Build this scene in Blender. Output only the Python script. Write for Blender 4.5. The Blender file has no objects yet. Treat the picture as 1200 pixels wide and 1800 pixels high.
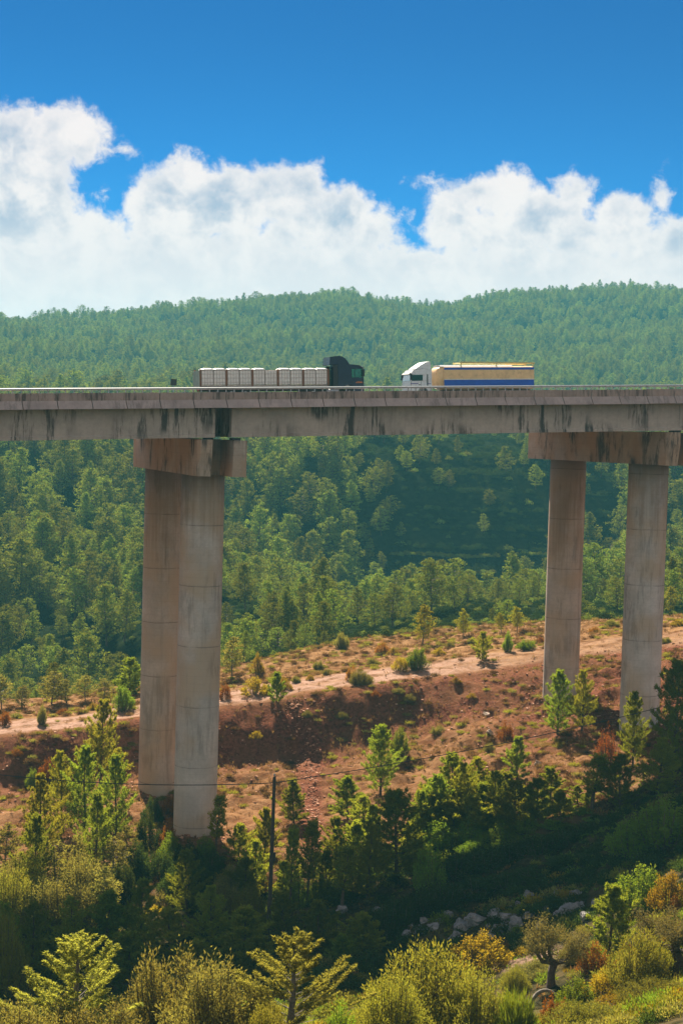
import bpy, bmesh, math, random
import numpy as np
from mathutils import Matrix, Vector

SC = bpy.context.scene
COL = SC.collection
R = math.radians

# ------------------------------------------------------------------ camera
# world axes: X runs along the viaduct, Y across it (away from the viewer), Z up; the camera stands at the origin
YAW, PITCH, ROLL, FPX = 0.3052, -0.0480, 0.0283, 2750.3
cy, sy, cp, sp = math.cos(YAW), math.sin(YAW), math.cos(PITCH), math.sin(PITCH)
FWD = np.array([sy * cp, cy * cp, sp])
_r = np.array([cy, -sy, 0.0])
_u = np.cross(_r, FWD)
RGT = math.cos(ROLL) * _r + math.sin(ROLL) * _u
UPV = -math.sin(ROLL) * _r + math.cos(ROLL) * _u
cam_data = bpy.data.cameras.new('camera')
cam = bpy.data.objects.new('camera', cam_data)
COL.objects.link(cam)
M4 = Matrix.Identity(4)
for i in range(3):
    M4[i][0] = RGT[i]
    M4[i][1] = UPV[i]
    M4[i][2] = -FWD[i]
cam.matrix_world = M4
cam_data.sensor_fit = 'VERTICAL'
cam_data.sensor_height = 36.0
cam_data.lens = FPX / 1800 * 36.0
cam_data.clip_start = 0.5
cam_data.clip_end = 12000
SC.camera = cam


def ray(px, py):
    d = FWD * FPX + RGT * (px - 600) - UPV * (py - 900)
    return d / np.linalg.norm(d)


def point_at(px, py, r):
    """the point at horizontal distance r seen at a photo pixel"""
    d = ray(px, py)
    return d * (r / math.hypot(d[0], d[1]))


def azel(px, py):
    d = ray(px, py)
    return math.atan2(d[0], d[1]), math.asin(d[2])


# ------------------------------------------------------------------ exposure, sun, sky
SC.view_settings.view_transform = 'Standard'
SC.view_settings.look = 'None'
SC.view_settings.exposure = 1.75
SC.view_settings.gamma = 1.0
SC.view_settings.use_curve_mapping = False
EXPO = 2 ** SC.view_settings.exposure
SUN_AZ, SUN_EL, SUN_STRENGTH = 4.0, 40.0, 5.0
SKY_STRENGTH = 0.10
REAR_CLOUD_FILL = 0.80
sd = Vector((math.sin(R(SUN_AZ)) * math.cos(R(SUN_EL)), math.cos(R(SUN_AZ)) * math.cos(R(SUN_EL)), math.sin(R(SUN_EL))))
sun_data = bpy.data.lights.new('sun', 'SUN')
sun_data.energy = SUN_STRENGTH
sun_data.angle = R(0.53)
sun_data.color = (1.0, 0.89, 0.72)
sun = bpy.data.objects.new('sun', sun_data)
COL.objects.link(sun)
sun.rotation_euler = sd.to_track_quat('Z', 'Y').to_euler()
sun.location = (0, 0, 300)

SC.render.engine = 'CYCLES'
cyc = SC.cycles
cyc.use_denoising = True
cyc.max_bounces = 5
cyc.diffuse_bounces = 2
cyc.glossy_bounces = 2
cyc.transmission_bounces = 3
cyc.transparent_max_bounces = 6
cyc.volume_bounces = 0
cyc.sample_clamp_indirect = 4.0


class NT:
    """small helper to write node trees"""

    def __init__(self, tree):
        self.t = tree
        self.t.nodes.clear()

    def n(self, kind, **kw):
        nd = self.t.nodes.new(kind)
        for k, v in kw.items():
            setattr(nd, k, v)
        return nd

    def put(self, sock, v):
        if hasattr(v, 'is_output') or isinstance(v, bpy.types.NodeSocket):
            self.t.links.new(v, sock)
        else:
            sock.default_value = v

    def math(self, op, a, b=0.0, c=None, clamp=False):
        nd = self.n('ShaderNodeMath', operation=op, use_clamp=clamp)
        self.put(nd.inputs[0], a)
        if op not in ('SQRT', 'ARCSINE', 'SINE', 'ABSOLUTE'):
            self.put(nd.inputs[1], b)
        if c is not None:
            self.put(nd.inputs[2], c)
        return nd.outputs[0]

    def mix(self, f, a, b, blend='MIX'):
        nd = self.n('ShaderNodeMix', data_type='RGBA', blend_type=blend)
        self.put(nd.inputs['Factor'], f)
        self.put(nd.inputs[6], a)
        self.put(nd.inputs[7], b)
        return nd.outputs[2]

    def ramp(self, f, lo, hi, a=0.0, b=1.0, smooth=True):
        nd = self.n('ShaderNodeMapRange', interpolation_type='SMOOTHSTEP' if smooth else 'LINEAR')
        self.put(nd.inputs[0], f)
        for i, v in enumerate((lo, hi, a, b)):
            self.put(nd.inputs[i + 1], v)
        return nd.outputs[0]

    def noise(self, vec, scale, detail=4.0, rough=0.55, dist=0.0):
        nd = self.n('ShaderNodeTexNoise')
        if vec is not None:
            self.t.links.new(vec, nd.inputs['Vector'])
        nd.inputs['Scale'].default_value = scale
        nd.inputs['Detail'].default_value = detail
        nd.inputs['Roughness'].default_value = rough
        nd.inputs['Distortion'].default_value = dist
        return nd.outputs['Fac']


def rgb(r, g, b):
    """display colour 0..255 -> linear rgba"""
    f = lambda c: (c / 255 / 12.92) if c / 255 <= 0.04045 else ((c / 255 + 0.055) / 1.055) ** 2.4
    return (f(r), f(g), f(b), 1.0)


world = bpy.data.worlds.new('World')
SC.world = world
world.use_nodes = True
world.cycles.sampling_method = 'NONE'
w = NT(world.node_tree)
out = w.n('ShaderNodeOutputWorld')
bg = w.n('ShaderNodeBackground')
w.put(bg.inputs['Strength'], SKY_STRENGTH)
w.t.links.new(bg.outputs[0], out.inputs[0])
sky = w.n('ShaderNodeTexSky')
sky.sky_type = 'NISHITA'
sky.sun_disc = False
sky.sun_elevation = R(SUN_EL)
sky.sun_rotation = R(SUN_AZ)
sky.altitude = 600
sky.air_density = 1.0
sky.dust_density = 0.15
sky.ozone_density = 3.0
tc = w.n('ShaderNodeTexCoord')
sep = w.n('ShaderNodeSeparateXYZ')
w.t.links.new(tc.outputs['Generated'], sep.inputs[0])
az = w.math('SUBTRACT', w.math('ARCTAN2', sep.outputs[0], sep.outputs[1]), YAW)
el = w.math('ARCSINE', sep.outputs[2])
comb = w.n('ShaderNodeCombineXYZ')
w.put(comb.inputs[0], az)
w.put(comb.inputs[1], el)
P = comb.outputs[0]
# ragged edges: the cloud coordinates are warped by noise before the puffs are measured
wn = w.n('ShaderNodeTexNoise')
w.t.links.new(P, wn.inputs['Vector'])
for k, v in (('Scale', 42.0), ('Detail', 5.0), ('Roughness', 0.62)):
    wn.inputs[k].default_value = v
wv = w.n('ShaderNodeVectorMath', operation='SUBTRACT')
w.t.links.new(wn.outputs['Color'], wv.inputs[0])
wv.inputs[1].default_value = (0.5, 0.5, 0.5)
ws = w.n('ShaderNodeVectorMath', operation='MULTIPLY_ADD')
w.t.links.new(wv.outputs[0], ws.inputs[0])
ws.inputs[1].default_value = (0.020, 0.020, 0.0)
w.t.links.new(P, ws.inputs[2])
PW = ws.outputs[0]
PUFFS = [(35, 265, 105, 80), (120, 240, 85, 56), (40, 400, 110, 130), (75, 335, 66, 75), (195, 262, 48, 15), (178, 347, 12, 14),
         (305, 385, 92, 95), (325, 305, 46, 44), (400, 360, 90, 72), (480, 350, 75, 58), (535, 335, 50, 52), (600, 385, 66, 66),
         (678, 402, 30, 46), (718, 385, 8, 10), (800, 390, 62, 75), (835, 345, 48, 42), (890, 345, 60, 50), (960, 385, 90, 62), (1012, 345, 34, 38),
         (1085, 400, 66, 60), (1190, 430, 70, 55), (768, 314, 34, 11), (1160, 340, 15, 36), (150, 420, 90, 55), (1120, 380, 40, 30), (500, 415, 70, 50), (420, 430, 70, 45), (915, 432, 70, 45), (585, 430, 60, 45), (545, 392, 62, 52), (868, 415, 70, 50), (1010, 420, 80, 50), (728, 320, 16, 8), (648, 412, 46, 46), (1128, 440, 66, 50)]
field = None
for px, py, rx, ry in PUFFS:
    a0, e0 = azel(px, py)
    s1 = w.n('ShaderNodeVectorMath', operation='SUBTRACT')
    w.t.links.new(PW, s1.inputs[0])
    s1.inputs[1].default_value = (a0 - YAW, e0, 0)
    s2 = w.n('ShaderNodeVectorMath', operation='MULTIPLY')
    w.t.links.new(s1.outputs[0], s2.inputs[0])
    s2.inputs[1].default_value = (FPX / rx, FPX / ry, 0)
    s3 = w.n('ShaderNodeVectorMath', operation='LENGTH')
    w.t.links.new(s2.outputs[0], s3.inputs[0])
    v = w.math('MULTIPLY', w.math('SUBTRACT', 1.0, s3.outputs['Value']), min(rx, ry) / 60.0)
    if field is None:
        field = v
    else:
        field = w.math('SMOOTH_MAX', field, v, 0.18)
sepw = w.n('ShaderNodeSeparateXYZ')
w.t.links.new(PW, sepw.inputs[0])
base_el = azel(600, 418)[1]
lay = w.math('MULTIPLY', w.math('SUBTRACT', base_el, sepw.outputs[1]), FPX / 60.0)
# away from the view the bank goes on as a low ragged layer
field = w.math('SMOOTH_MAX', field, lay, 0.3)
n1 = w.noise(P, 70.0, 9.0, 0.66, 0.25)
dens0 = w.math('ADD', field, w.math('MULTIPLY', w.math('SUBTRACT', n1, 0.5), 1.05))
dens = w.ramp(dens0, -0.08, 0.34)
# soft shading inside the cloud bank: billows at two sizes
PS = w.n('ShaderNodeVectorMath', operation='ADD')
w.t.links.new(PW, PS.inputs[0])
PS.inputs[1].default_value = (0.0, 0.006, 0.3)
b1 = w.noise(PS.outputs[0], 26.0, 5.0, 0.55, 0.5)
b2 = w.noise(P, 60.0, 4.0, 0.6, 0.0)
bill = w.math('ADD', w.math('MULTIPLY', b1, 0.7), w.math('MULTIPLY', b2, 0.3))
shade = w.ramp(bill, 0.38, 0.60)
deep = w.ramp(dens0, 0.1, 1.0)
shade = w.math('SUBTRACT', 1.0, w.math('MULTIPLY', w.math('SUBTRACT', 1.0, shade), w.math('MULTIPLY_ADD', deep, 0.85, 0.15)))
K = 1.0 / (SKY_STRENGTH * EXPO)
cs = lambda r, g, b: tuple(c * K for c in rgb(r, g, b)[:3]) + (1.0,)
cloud = w.mix(shade, cs(174, 181, 206), cs(255, 240, 239))
low = w.ramp(el, azel(600, 500)[1], azel(600, 380)[1], 1.0, 0.0)
cloud = w.mix(w.math('MULTIPLY', low, 0.8), cloud, cs(248, 233, 235))
SKY_TINT = (0.0, 0.074, 0.178, 1)
blue = w.mix(1.0, sky.outputs[0], w.mix(w.ramp(el, R(5.0), R(15.5)), (0.0, 0.108, 0.25, 1), SKY_TINT), 'MULTIPLY')
# unseen bright broken cloud added behind the viewer, as fill for the shaded faces
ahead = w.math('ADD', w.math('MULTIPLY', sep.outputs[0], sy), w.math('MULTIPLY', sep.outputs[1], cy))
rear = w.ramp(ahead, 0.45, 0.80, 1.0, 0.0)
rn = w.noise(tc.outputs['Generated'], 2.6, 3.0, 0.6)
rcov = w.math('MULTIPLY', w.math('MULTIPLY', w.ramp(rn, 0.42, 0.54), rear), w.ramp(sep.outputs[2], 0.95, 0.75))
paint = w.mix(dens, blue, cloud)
paint = w.mix(rcov, paint, tuple(c * REAR_CLOUD_FILL for c in cs(255, 240, 226)[:3]) + (1.0,))
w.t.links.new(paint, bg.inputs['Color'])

# ------------------------------------------------------------------ object helpers


def link(o, parent=None):
    COL.objects.link(o)
    if parent is not None:
        o.parent = parent
    return o


def tag(o, label=None, cat=None, group=None, kind=None):
    if label:
        o['label'] = label
    if cat:
        o['category'] = cat
    if group:
        o['group'] = group
    if kind:
        o['kind'] = kind
    return o


def empty(name, loc=(0, 0, 0), rz=0.0, label=None, cat=None, group=None):
    o = bpy.data.objects.new(name, None)
    o.empty_display_size = 0.3
    o.location = loc
    o.rotation_euler = (0, 0, rz)
    link(o)
    return tag(o, label, cat, group)


def mesh_np(name, verts, quads=None, tris=None, mats=(), mat_idx=None, smooth=False):
    me = bpy.data.meshes.new(name)
    verts = np.asarray(verts, np.float32)
    nq = 0 if quads is None else len(quads)
    nt = 0 if tris is None else len(tris)
    me.vertices.add(len(verts))
    me.vertices.foreach_set('co', verts.ravel())
    loops = []
    if nq:
        loops.append(np.asarray(quads, np.int32).ravel())
    if nt:
        loops.append(np.asarray(tris, np.int32).ravel())
    loops = np.concatenate(loops)
    me.loops.add(len(loops))
    me.loops.foreach_set('vertex_index', loops)
    me.polygons.add(nq + nt)
    st = np.concatenate([np.arange(nq) * 4, nq * 4 + np.arange(nt) * 3]).astype(np.int32)
    me.polygons.foreach_set('loop_start', st)
    if mat_idx is not None:
        me.polygons.foreach_set('material_index', np.asarray(mat_idx, np.int32))
    me.polygons.foreach_set('use_smooth', np.full(nq + nt, smooth, bool))
    for m in mats:
        me.materials.append(m)
    me.update(calc_edges=True)
    me.validate()
    return me


class MB:
    """collects boxes, prisms and tubes, then links them as one mesh object"""

    def __init__(self):
        self.v, self.f, self.m = [], [], []

    def add(self, v, f, m=0):
        b = len(self.v)
        self.v += [tuple(p) for p in v]
        self.f += [tuple(b + i for i in q) for q in f]
        self.m += [m] * len(f)

    def box(self, x0, x1, y0, y1, z0, z1, m=0):
        self.add([(x0, y0, z0), (x1, y0, z0), (x1, y1, z0), (x0, y1, z0), (x0, y0, z1), (x1, y0, z1), (x1, y1, z1), (x0, y1, z1)],
                 [(3, 2, 1, 0), (4, 5, 6, 7), (0, 1, 5, 4), (1, 2, 6, 5), (2, 3, 7, 6), (3, 0, 4, 7)], m)

    def loft(self, rings, m=0, cap=True, closed=True):
        n = len(rings[0])
        v = [p for r_ in rings for p in r_]
        f = []
        for i in range(len(rings) - 1):
            for j in range(n if closed else n - 1):
                k = (j + 1) % n
                f.append((i * n + j, i * n + k, (i + 1) * n + k, (i + 1) * n + j))
        if cap:
            f.append(tuple(range(n - 1, -1, -1)))
            f.append(tuple(range((len(rings) - 1) * n, len(rings) * n)))
        self.add(v, f, m)

    def prism_y(self, prof, y0, y1, m=0):
        """profile of (x, z) points swept from y0 to y1"""
        self.loft([[(x, y0, z) for x, z in prof], [(x, y1, z) for x, z in prof]], m)

    def prism_x(self, prof, x0, x1, m=0):
        self.loft([[(x0, y, z) for y, z in prof], [(x1, y, z) for y, z in prof]], m)

    def prism_z(self, prof, z0, z1, m=0):
        self.loft([[(x, y, z0) for x, y in prof], [(x, y, z1) for x, y in prof]], m)

    def tube(self, pts, rad, sides=6, m=0):
        pts = [Vector(p) for p in pts]
        rad = rad if hasattr(rad, '__len__') else [rad] * len(pts)
        rings = []
        for i, p in enumerate(pts):
            d = (pts[min(i + 1, len(pts) - 1)] - pts[max(i - 1, 0)])
            d = d.normalized() if d.length > 1e-9 else Vector((0, 0, 1))
            a = d.cross(Vector((0.13, 0.31, 0.94) if abs(d.z) < 0.9 else (1, 0.1, 0))).normalized()
            b = d.cross(a)
            rings.append([p + (a * math.cos(t) + b * math.sin(t)) * rad[i] for t in [2 * math.pi * k / sides for k in range(sides)]])
        self.loft(rings, m)

    def wheel(self, x, y0, y1, z, r, sides=20, m=0):
        rings = []
        for yy, rr in ((y0, r * 0.9), (y0 + 0.04, r), (y1 - 0.04, r), (y1, r * 0.9)):
            rings.append([(x + rr * math.cos(2 * math.pi * k / sides), yy, z + rr * math.sin(2 * math.pi * k / sides)) for k in range(sides)])
        self.loft(rings, m)

    def mesh(self, name, mats, smooth=False, bevel=0.0):
        me = bpy.data.meshes.new(name)
        me.from_pydata(self.v, [], self.f)
        for m in (mats if isinstance(mats, (list, tuple)) else [mats]):
            me.materials.append(m)
        me.polygons.foreach_set('material_index', self.m)
        me.polygons.foreach_set('use_smooth', [smooth] * len(self.f))
        bm = bmesh.new()
        bm.from_mesh(me)
        bmesh.ops.recalc_face_normals(bm, faces=bm.faces)
        if bevel > 0:
            ed = [e for e in bm.edges if len(e.link_faces) == 2 and e.calc_face_angle(0) > 0.6]
            bmesh.ops.bevel(bm, geom=ed, offset=bevel, segments=2, affect='EDGES', clamp_overlap=True)
        bm.to_mesh(me)
        bm.free()
        me.update()
        return me

    def build(self, name, mats, parent=None, smooth=False, bevel=0.0):
        o = bpy.data.objects.new(name, self.mesh(name, mats, smooth, bevel))
        return link(o, parent)


# ------------------------------------------------------------------ materials


def new_mat(name):
    m = bpy.data.materials.new(name)
    m.use_nodes = True
    t = NT(m.node_tree)
    o = t.n('ShaderNodeOutputMaterial')
    return m, t, o


def paint_mat(name, col, rough=0.45, var=0.12, metal=0.0, scale=3.0, dirt=None):
    m, t, o = new_mat(name)
    b = t.n('ShaderNodeBsdfPrincipled')
    tcx = t.n('ShaderNodeTexCoord')
    f = t.noise(tcx.outputs['Object'], scale, 6, 0.6)
    c = t.mix(t.ramp(f, 0.35, 0.7), tuple(x * (1 - var) for x in col) + (1,), tuple(min(1, x * (1 + var)) for x in col) + (1,))
    if dirt:
        g = t.ramp(t.noise(tcx.outputs['Object'], scale * 2.3, 8, 0.7), 0.48, 0.75, 0, 0.7)
        c = t.mix(g, c, dirt + (1,))
    t.put(b.inputs['Base Color'], c)
    t.put(b.inputs['Roughness'], rough)
    t.put(b.inputs['Metallic'], metal)
    t.t.links.new(b.outputs[0], o.inputs[0])
    return m


def leaf_mat(name, col, hue=0.03, val=0.35, trans=0.45, warm=(1.25, 1.05, 0.5), spec=0.25):
    """leaves: diffuse and light coming through, varied from leaf to leaf and plant to plant"""
    m, t, o = new_mat(name)
    geo = t.n('ShaderNodeNewGeometry')
    oi = t.n('ShaderNodeObjectInfo')
    hsv = t.n('ShaderNodeHueSaturation')
    r1 = geo.outputs['Random Per Island']
    r2 = oi.outputs['Random']
    t.put(hsv.inputs['Hue'], t.math('ADD', t.math('MULTIPLY_ADD', r1, hue, 0.5 - hue / 2), t.math('MULTIPLY_ADD', r2, hue, -hue / 2)))
    vv = t.math('MULTIPLY', t.math('MULTIPLY_ADD', r1, val, 1 - val / 2), t.math('MULTIPLY_ADD', r2, val, 1 - val / 2))
    t.put(hsv.inputs['Value'], vv)
    t.put(hsv.inputs['Color'], tuple(col) + (1,))
    d = t.n('ShaderNodeBsdfDiffuse')
    t.put(d.inputs['Color'], hsv.outputs[0])
    tr = t.n('ShaderNodeBsdfTranslucent')
    t.put(tr.inputs['Color'], t.mix(1.0, hsv.outputs[0], tuple(warm) + (1,), 'MULTIPLY'))
    mx = t.n('ShaderNodeMixShader')
    t.put(mx.inputs[0], trans)
    t.t.links.new(d.outputs[0], mx.inputs[1])
    t.t.links.new(tr.outputs[0], mx.inputs[2])
    last = mx.outputs[0]
    if spec > 0:
        g = t.n('ShaderNodeBsdfGlossy')
        t.put(g.inputs['Roughness'], 0.5)
        t.put(g.inputs['Color'], (1, 1, 1, 1))
        fr = t.n('ShaderNodeFresnel')
        t.put(fr.inputs['IOR'], 1.35)
        m2 = t.n('ShaderNodeMixShader')
        t.put(m2.inputs[0], t.math('MULTIPLY', fr.outputs[0], spec))
        t.t.links.new(last, m2.inputs[1])
        t.t.links.new(g.outputs[0], m2.inputs[2])
        last = m2.outputs[0]
    t.t.links.new(last, o.inputs[0])
    return m


def bark_mat(name, col):
    return paint_mat(name, col, 0.9, 0.35, 0, 9.0)


def concrete_mat(name, col, streak=0.0, rows=None, seed=0.0, warm=None, seam=None, runoff=None):
    """weathered concrete: cloudy tone, board rows, vertical run-off stains, pour joints"""
    m, t, o = new_mat(name)
    b = t.n('ShaderNodeBsdfPrincipled')
    tcx = t.n('ShaderNodeTexCoord')
    mp = t.n('ShaderNodeMapping')
    t.t.links.new(tcx.outputs['Object'], mp.inputs[0])
    mp.inputs['Location'].default_value = (seed, seed * 0.7, seed * 0.3)
    V = mp.outputs[0]
    f1 = t.noise(V, 0.45, 6, 0.6)
    f2 = t.noise(V, 4.0, 8, 0.65)
    c = t.mix(t.ramp(f1, 0.3, 0.7), tuple(x * 0.84 for x in col) + (1,), tuple(x * 1.12 for x in col) + (1,))
    c = t.mix(t.ramp(f2, 0.35, 0.75, 0, 0.35), c, tuple(x * 0.62 for x in col) + (1,))
    if warm:
        f3 = t.noise(V, 0.22, 4, 0.5)
        c = t.mix(t.ramp(f3, 0.40, 0.62, 0, 0.85), c, warm + (1,))
    ms = t.n('ShaderNodeMapping')
    t.t.links.new(V, ms.inputs[0])
    ms.inputs['Scale'].default_value = (1.0, 1.0, 0.06)
    fs = t.noise(ms.outputs[0], 2.4, 6, 0.7)
    c = t.mix(t.ramp(fs, 0.5, 0.72, 0, 0.32), c, tuple(x * 0.5 for x in col) + (1,))
    if streak > 0:
        ms2 = t.n('ShaderNodeMapping')
        t.t.links.new(V, ms2.inputs[0])
        ms2.inputs['Scale'].default_value = (1.0, 0.3, 0.10)
        g = t.noise(ms2.outputs[0], 1.7, 7, 0.75, 0.2)
        patch = t.ramp(t.noise(V, 0.19, 3, 0.5), 0.43, 0.57)
        k = t.math('MULTIPLY', t.ramp(g, 0.47, 0.60), patch)
        c = t.mix(t.math('MULTIPLY', k, streak), c, (0.020, 0.019, 0.020, 1))
    if rows:
        sx = t.n('ShaderNodeSeparateXYZ')
        t.t.links.new(tcx.outputs['Object'], sx.inputs[0])
        fr = t.math('FRACT', t.math('DIVIDE', sx.outputs[2], rows))
        ln = t.math('LESS_THAN', fr, 0.055)
        c = t.mix(t.math('MULTIPLY', ln, 0.25), c, tuple(x * 0.45 for x in col) + (1,))
    if seam:
        sx = t.n('ShaderNodeSeparateXYZ')
        t.t.links.new(tcx.outputs['Object'], sx.inputs[0])
        wob = t.math('MULTIPLY_ADD', t.noise(V, 0.8, 3), 0.12, sx.outputs[2])
        fr = t.math('FRACT', t.math('DIVIDE', wob, seam))
        d = t.math('ABSOLUTE', t.math('SUBTRACT', fr, 0.5))
        ln = t.math('MULTIPLY', t.ramp(d, 0.003, 0.011, 0.8, 0.0), t.ramp(t.noise(V, 0.7, 4), 0.35, 0.62, 0.25, 1.0))
        rowf = t.math('FRACT', t.math('DIVIDE', sx.outputs[2], 0.68))
        c = t.mix(t.math('MULTIPLY', t.math('LESS_THAN', rowf, 0.05), 0.16), c, tuple(x * 0.4 for x in col) + (1,))
        tone = t.n('ShaderNodeTexWhiteNoise', noise_dimensions='1D')
        t.put(tone.inputs['W'], t.math('FLOOR', t.math('ADD', t.math('DIVIDE', wob, seam), 0.5)))
        c = t.mix(t.math('MULTIPLY', tone.outputs['Value'], 0.30), c, tuple(x * 0.62 for x in col) + (1,))
        c = t.mix(ln, c, tuple(x * 0.35 for x in col) + (1,))
    if runoff:
        sx = t.n('ShaderNodeSeparateXYZ')
        t.t.links.new(tcx.outputs['Object'], sx.inputs[0])
        m3 = t.n('ShaderNodeMapping')
        t.t.links.new(V, m3.inputs[0])
        m3.inputs['Scale'].default_value = (1.0, 1.0, 0.05)
        reach = t.math('MULTIPLY_ADD', t.noise(m3.outputs[0], 1.1, 5, 0.7), 26.0, -8.0)
        k = t.ramp(t.math('SUBTRACT', t.math('ADD', sx.outputs[2], reach), runoff), -3.0, 6.0, 0.0, 0.45)
        c = t.mix(k, c, (0.165, 0.095, 0.052, 1))
        k2 = t.ramp(t.noise(m3.outputs[0], 3.3, 6, 0.75), 0.60, 0.72, 0, 0.42)
        c = t.mix(t.math('MULTIPLY', k2, t.ramp(sx.outputs[2], runoff - 12.0, runoff + 3.0)), c, (0.05, 0.035, 0.028, 1))
    t.put(b.inputs['Base Color'], c)
    t.put(b.inputs['Roughness'], 0.85)
    t.put(b.inputs['Specular IOR Level'], 0.15)
    bp = t.n('ShaderNodeBump')
    t.put(bp.inputs['Strength'], 0.25)
    t.put(bp.inputs['Distance'], 0.05)
    t.put(bp.inputs['Height'], t.noise(V, 3.0, 8, 0.7))
    t.t.links.new(bp.outputs[0], b.inputs['Normal'])
    t.t.links.new(b.outputs[0], o.inputs[0])
    return m

# ------------------------------------------------------------------ the ground: one sheet from the camera's hill to beyond the far ridge
_rng = np.random.default_rng(5)
_LAT = _rng.random((256, 256)).astype(np.float64)


def vnoise(x, y):
    xi = np.floor(x).astype(int)
    yi = np.floor(y).astype(int)
    fx, fy = x - xi, y - yi
    fx = fx * fx * (3 - 2 * fx)
    fy = fy * fy * (3 - 2 * fy)
    a = _LAT[xi & 255, yi & 255]
    b = _LAT[(xi + 1) & 255, yi & 255]
    c = _LAT[xi & 255, (yi + 1) & 255]
    d = _LAT[(xi + 1) & 255, (yi + 1) & 255]
    return (a * (1 - fx) + b * fx) * (1 - fy) + (c * (1 - fx) + d * fx) * fy - 0.5


def fbm(x, y, octaves=4, gain=0.5):
    s, a = 0.0, 1.0
    for k in range(octaves):
        s = s + a * vnoise(x * 2 ** k + 17.3 * k, y * 2 ** k + 9.1 * k)
        a *= gain
    return s


def zy(px, r, y):
    d = ray(px, y)
    return r * d[2] / math.hypot(d[0], d[1])


# each column of knots: (distance, ground height, or 'y' pixel row turned into a height); the same features in every column:
# 0 eye, 1, 2 falling hillside, 3 front shelf, 4 gully, 5 floor, 6 foot of bank, 7 top of bank, 8 far track edge, 9 shelf edge,
# 10 drop, 11 near wood, 12 dip, 13 terraces, 14, 15, 16, 17 far hill, 18 ridge, 19, 20 behind
Yv = lambda v: ('y', v)
COLS = [
    (-200, [(8, -5.0), (40, -17), (60, -24.5), (84, -32.5), (112, -38.5), (130, -38), (162, -37.8), (169, -33.0), (176, -33.2), (192, -34.5),
            (250, -54), (310, -46), (350, -38), (395, -28), (455, -12), (580, 4), (900, 32), (1150, 66)]),
    (100, [(8, -5.0), (40, -17), (60, -24.5), (84, -32.3), (112, -38), (130, -37.4), (162, -37.2), (170.5, Yv(1287)), (178, Yv(1264)), (194, Yv(1228)),
           (250, -52), (310, Yv(1140)), (350, Yv(1040)), (395, Yv(935)), (455, Yv(825)), (580, Yv(748)), (900, Yv(668)), (1150, Yv(600))]),
    (350, [(8, -5.0), (40, -17), (60, -24.3), (84, -32.0), (112, -37.8), (130, -36.6), (163.5, -36.0), (172.5, Yv(1246)), (181, Yv(1222)), (200, Yv(1190)),
           (250, -42), (305, Yv(1050)), (365, Yv(1020)), (420, Yv(960)), (490, Yv(825)), (600, Yv(752)), (900, Yv(675)), (1150, Yv(595))]),
    (600, [(8, -5.0), (40, -17), (60, -24.2), (84, -31.8), (112, -36.4), (132, -35.6), (167.5, Yv(1336)), (177, Yv(1214)), (188, Yv(1184)), (212, Yv(1135)),
           (245, Yv(1128)), (285, Yv(1090)), (345, -46), (412, Yv(1040)), (478, Yv(790)), (600, Yv(752)), (900, Yv(688)), (1150, Yv(592))]),
    (850, [(8, -5.0), (40, -17), (60, -23.8), (84, -31.2), (112, Yv(1602)), (138, Yv(1444)), (172, Yv(1258)), (183, Yv(1180)), (193, Yv(1150)), (225, Yv(1102)),
           (250, Yv(1095)), (300, Yv(1052)), (350, -40), (415, Yv(1012)), (482, Yv(785)), (600, Yv(758)), (900, Yv(695)), (1150, Yv(600))]),
    (1100, [(8, -5.0), (40, -16), (60, -22.5), (84, -28.6), (112, Yv(1520)), (140, Yv(1384)), (165, Yv(1245)), (186, Yv(1150)), (197, Yv(1118)), (230, Yv(1090)),
            (252, Yv(1088)), (300, Yv(1058)), (360, -36), (425, Yv(990)), (490, Yv(800)), (610, Yv(765)), (900, Yv(695)), (1150, Yv(598))]),
    (1400, [(8, -5.0), (40, -16), (60, -20), (84, -24), (112, -25.5), (140, -24.5), (165, -23.5), (186, -21), (197, -20.4), (230, -22),
            (255, -25), (300, -28), (360, -30), (430, -22), (560, -10), (720, 6), (900, 34), (1150, 80)]),
]
SKYLINE = [(-200, 576), (0, 578), (100, 573), (200, 565), (300, 555), (380, 549), (450, 543), (520, 537), (570, 535), (640, 539), (720, 547), (800, 543),
           (900, 532), (1000, 525), (1100, 521), (1200, 519), (1400, 516)]
NA, NL = 321, 900
AZ0, AZ1 = -0.31, 0.31
az_t = np.linspace(AZ0, AZ1, NA)
px_of = lambda a: 600 + FPX * np.tan(a)
pxs = px_of(az_t)
nk = 21
KR = np.zeros((len(COLS), nk))
KZ = np.zeros((len(COLS), nk))
for i, (px, kn) in enumerate(COLS):
    for k, (r, z) in enumerate(kn):
        KR[i, k] = r
        KZ[i, k] = zy(px, r, z[1]) if isinstance(z, tuple) else z
    rr = 1330 + 60 * i / 3
    KR[i, 18], KZ[i, 18] = rr, zy(px, rr, np.interp(px, [s[0] for s in SKYLINE], [s[1] for s in SKYLINE]))
    KR[i, 19], KZ[i, 19] = 1750, KZ[i, 18] - 60
    KR[i, 20], KZ[i, 20] = 5200, 20
cpx = np.array([c[0] for c in COLS], float)
kr = np.stack([np.interp(pxs, cpx, KR[:, k]) for k in range(nk)], 1)
kz = np.stack([np.interp(pxs, cpx, KZ[:, k]) for k in range(nk)], 1)


def smooth(a, n):
    ker = np.hanning(2 * n + 1)
    ker /= ker.sum()
    return np.convolve(np.pad(a, n, mode='edge'), ker, 'valid')


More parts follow.
